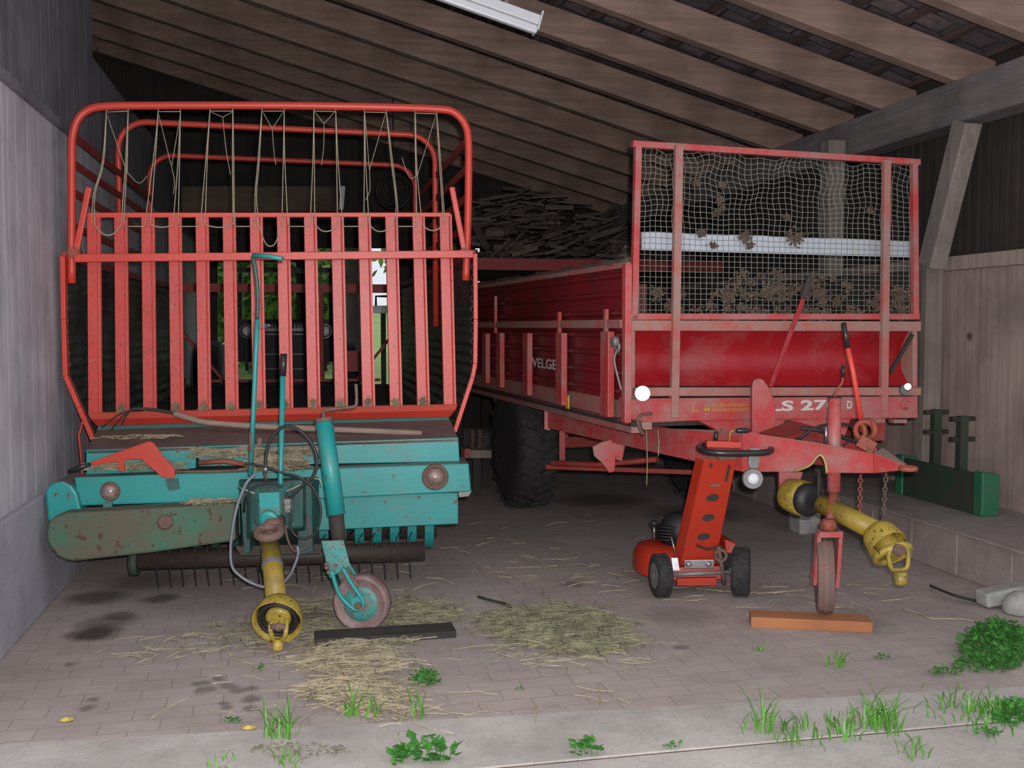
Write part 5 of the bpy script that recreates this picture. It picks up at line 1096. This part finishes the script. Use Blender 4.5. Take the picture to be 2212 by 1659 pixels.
# implement between the wagons
t = thing('spring_implement', 'dark implement frame with upright springs between the two wagons', 'implement', fz(1035, 1010) if False else V((wp(1035, 900, 9).x, 9, 0)))
m_ = MB(); m_.bar(wp(1003, 980, 8.9), wp(1058, 980, 9.0), .08, .07); fr = m_.build('frame_bar', 'post', t)
MB().bar(wp(1000, 978, 8.88), wp(1012, 978, 8.9), .09, .08).build('red_clamp', 'spred', t)
for px in (1020, 1036):
    m_ = MB(); c0, c1 = wp(px, 970, 8.95), wp(px + 1, 928, 8.95)
    m_.tube([c0 + (c1 - c0) * (k / 60) + V((math.cos(k * .8) * .025, math.sin(k * .8) * .025, 0)) for k in range(61)], .006, 5); m_.tube([c0, c1], .01); m_.build('coil_spring', 'rustm', t)
m_ = MB(); m_.bar(V((wp(1030, 980, 9).x, 9.0, 0)), wp(1030, 980, 9.0), .06, .06); m_.bar(V((wp(1050, 980, 9.4).x, 9.4, 0)), wp(1050, 985, 9.4), .06, .06); m_.bar(wp(1030, 982, 9.0), wp(1050, 985, 9.4), .06, .06); m_.build('stand', 'walldark', t)

# tractor behind the loader wagon
tx = thing('tractor', 'dark tractor with chrome-trimmed grille parked behind the loader wagon', 'tractor', V((wp(640, 700, 12.3).x, 12.6, 0)))
def T(px, py, Y=12.0): return wp(px, py, Y)
m_ = MB(); m_.poly([T(560, 690), T(668, 690), T(672, 850), T(556, 850)], V((-.25, 1.4, 0))); hd_ = m_.build('hood', 'black', tx, bevel=.04)
for (y, h_) in ((712, .03), (722, .012), (765, .01), (797, .01)): MB().bar(T(572, y, 11.97), T(656, y, 11.97), .02, h_).build('grille_bar', 'chrome', hd_)
m_ = MB()
for k in range(12): m_.bar(T(574 + k * 7, 702, 11.97), T(574 + k * 7, 716, 11.97), .012, .01)
m_.build('grille_comb', 'chrome', hd_)
for px in (533, 702): 
    m_ = MB(); m_.lathe(T(px, 715, 11.95), (0, -1, 0), [(-.05, .05), (0, .09), (.01, .085)], 20); o = m_.build('headlamp', 'chrome', tx); MB().lathe(T(px, 715, 11.94), (0, -1, 0), [(.0, .075), (.02, .03)], 16).build('headlamp_glass', 'lampw', o)
    MB().bar(T(px, 715, 12.0), T(px, 800, 12.1), .04, .04).build('lamp_bracket', 'black', tx)
def twheel(px, r, w_, Y):
    c = wp(px, 700, Y); c.z = r; MB().lathe(c, (1, .2, 0), [(-w_ / 2, r * .5), (-w_ / 2, r * .85), (-w_ * .35, r), (w_ * .35, r), (w_ / 2, r * .85), (w_ / 2, r * .5)], 30).build('wheel', 'tyre', tx)
twheel(500, .38, .2, 12.5); twheel(735, .38, .2, 12.7); twheel(455, .65, .34, 14.0); twheel(745, .65, .34, 14.2)
m_ = MB(); m_.bar(V((T(500, 700, 12.5).x, 12.5, .38)), V((T(735, 700, 12.7).x, 12.7, .38)), .1, .1); m_.bar(V((T(455, 700, 14).x, 14.0, .65)), V((T(745, 700, 14.2).x, 14.2, .65)), .2, .2); m_.bar(V((T(612, 700, 12.3).x, 12.3, .45)), V((T(600, 700, 14.1).x, 14.1, .6)), .3, .3); m_.build('chassis', 'walldark', tx)
m_ = MB(); 
for (x, Y) in ((505, 13.4), (720, 13.5), (520, 14.5), (715, 14.6)): m_.bar(wp(x, 700, Y) + Z * .0, wp(x, 585, Y), .05, .05)
m_.poly([wp(500, 588, 13.3), wp(725, 588, 13.4), wp(712, 590, 14.65), wp(515, 590, 14.55)], (0, 0, .06)); m_.poly([wp(500, 700, 13.4), wp(725, 700, 13.5), wp(725, 690, 13.5), wp(500, 690, 13.4)], (0, .05, -.5)); m_.build('cab_frame', 'black', tx)

# outside behind the barn: tree and light trailer parts
def tree(px, Y, zc_, R_, n, lab, seed):
    base = wp(px, 705, Y); base.z = -.02; t = thing('tree', lab, 'tree', base); R = random.Random(seed)
    MB().tube(cat_rom([base, base + V((.1, 0, zc_ * .5)), base + V((0, 0, zc_))], 4), [.22] * 4 + [.18] * 4 + [.1], 10).build('trunk', 'bark', t)
    m_ = MB()
    for _ in range(n):
        d = V((R.gauss(0, 1), R.gauss(0, 1), R.gauss(0, .7))).normalized() * R_ * R.random() ** .35; c = base + Z * zc_ + d; a = V((R.gauss(0, 1), R.gauss(0, 1), R.gauss(0, 1))).normalized(); b = a.orthogonal().normalized(); L_ = R.uniform(.08, .18)
        m_.add([c - a * L_, c + b * L_ * .5, c + a * L_, c - b * L_ * .5, c + a.cross(b) * L_ * .12], [(0, 1, 4), (1, 2, 4), (2, 3, 4), (3, 0, 4), (0, 3, 2, 1)])
    m_.build('foliage', 'leafb' if seed == 1 else 'leaf', t)
tree(756, 19, 4.1, 1.9, 800, 'pale green leafy tree seen through the rear opening right of the tractor', 1)
tree(590, 22, 3.0, 1.9, 5000, 'darker leafy tree behind the tractor', 2)
tree(560, 28, 2.6, 3.0, 7000, 'distant dense tree left of the tractor cab', 3)
tt = thing('garden_trailer', 'white flat trailer standing outside behind the barn', 'trailer', V((wp(830, 700, 17).x, 17, 0)))
m_ = MB(); m_.poly([wp(800, 660, 17), wp(850, 660, 17), wp(850, 676, 17), wp(805, 676, 17)], (0, 1.2, 0)); m_.build('trailer_body', 'lampw', tt)
m_ = MB(); m_.tube([wp(812, 660, 17), wp(812, 640, 17), wp(830, 640, 17), wp(848, 640, 17)], .02); m_.build('rail', 'walldark', tt)
c = wp(828, 690, 17.4); c.z = .25; MB().lathe(c, (1, 0, 0), [(-.08, .25), (.08, .25)], 20).build('wheel', 'tyre', tt)
MB().bar(V((c.x, c.y, .25)), V((c.x, c.y, wp(828, 676, 17).z)), .08, .08).build('axle_stand', 'walldark', tt)
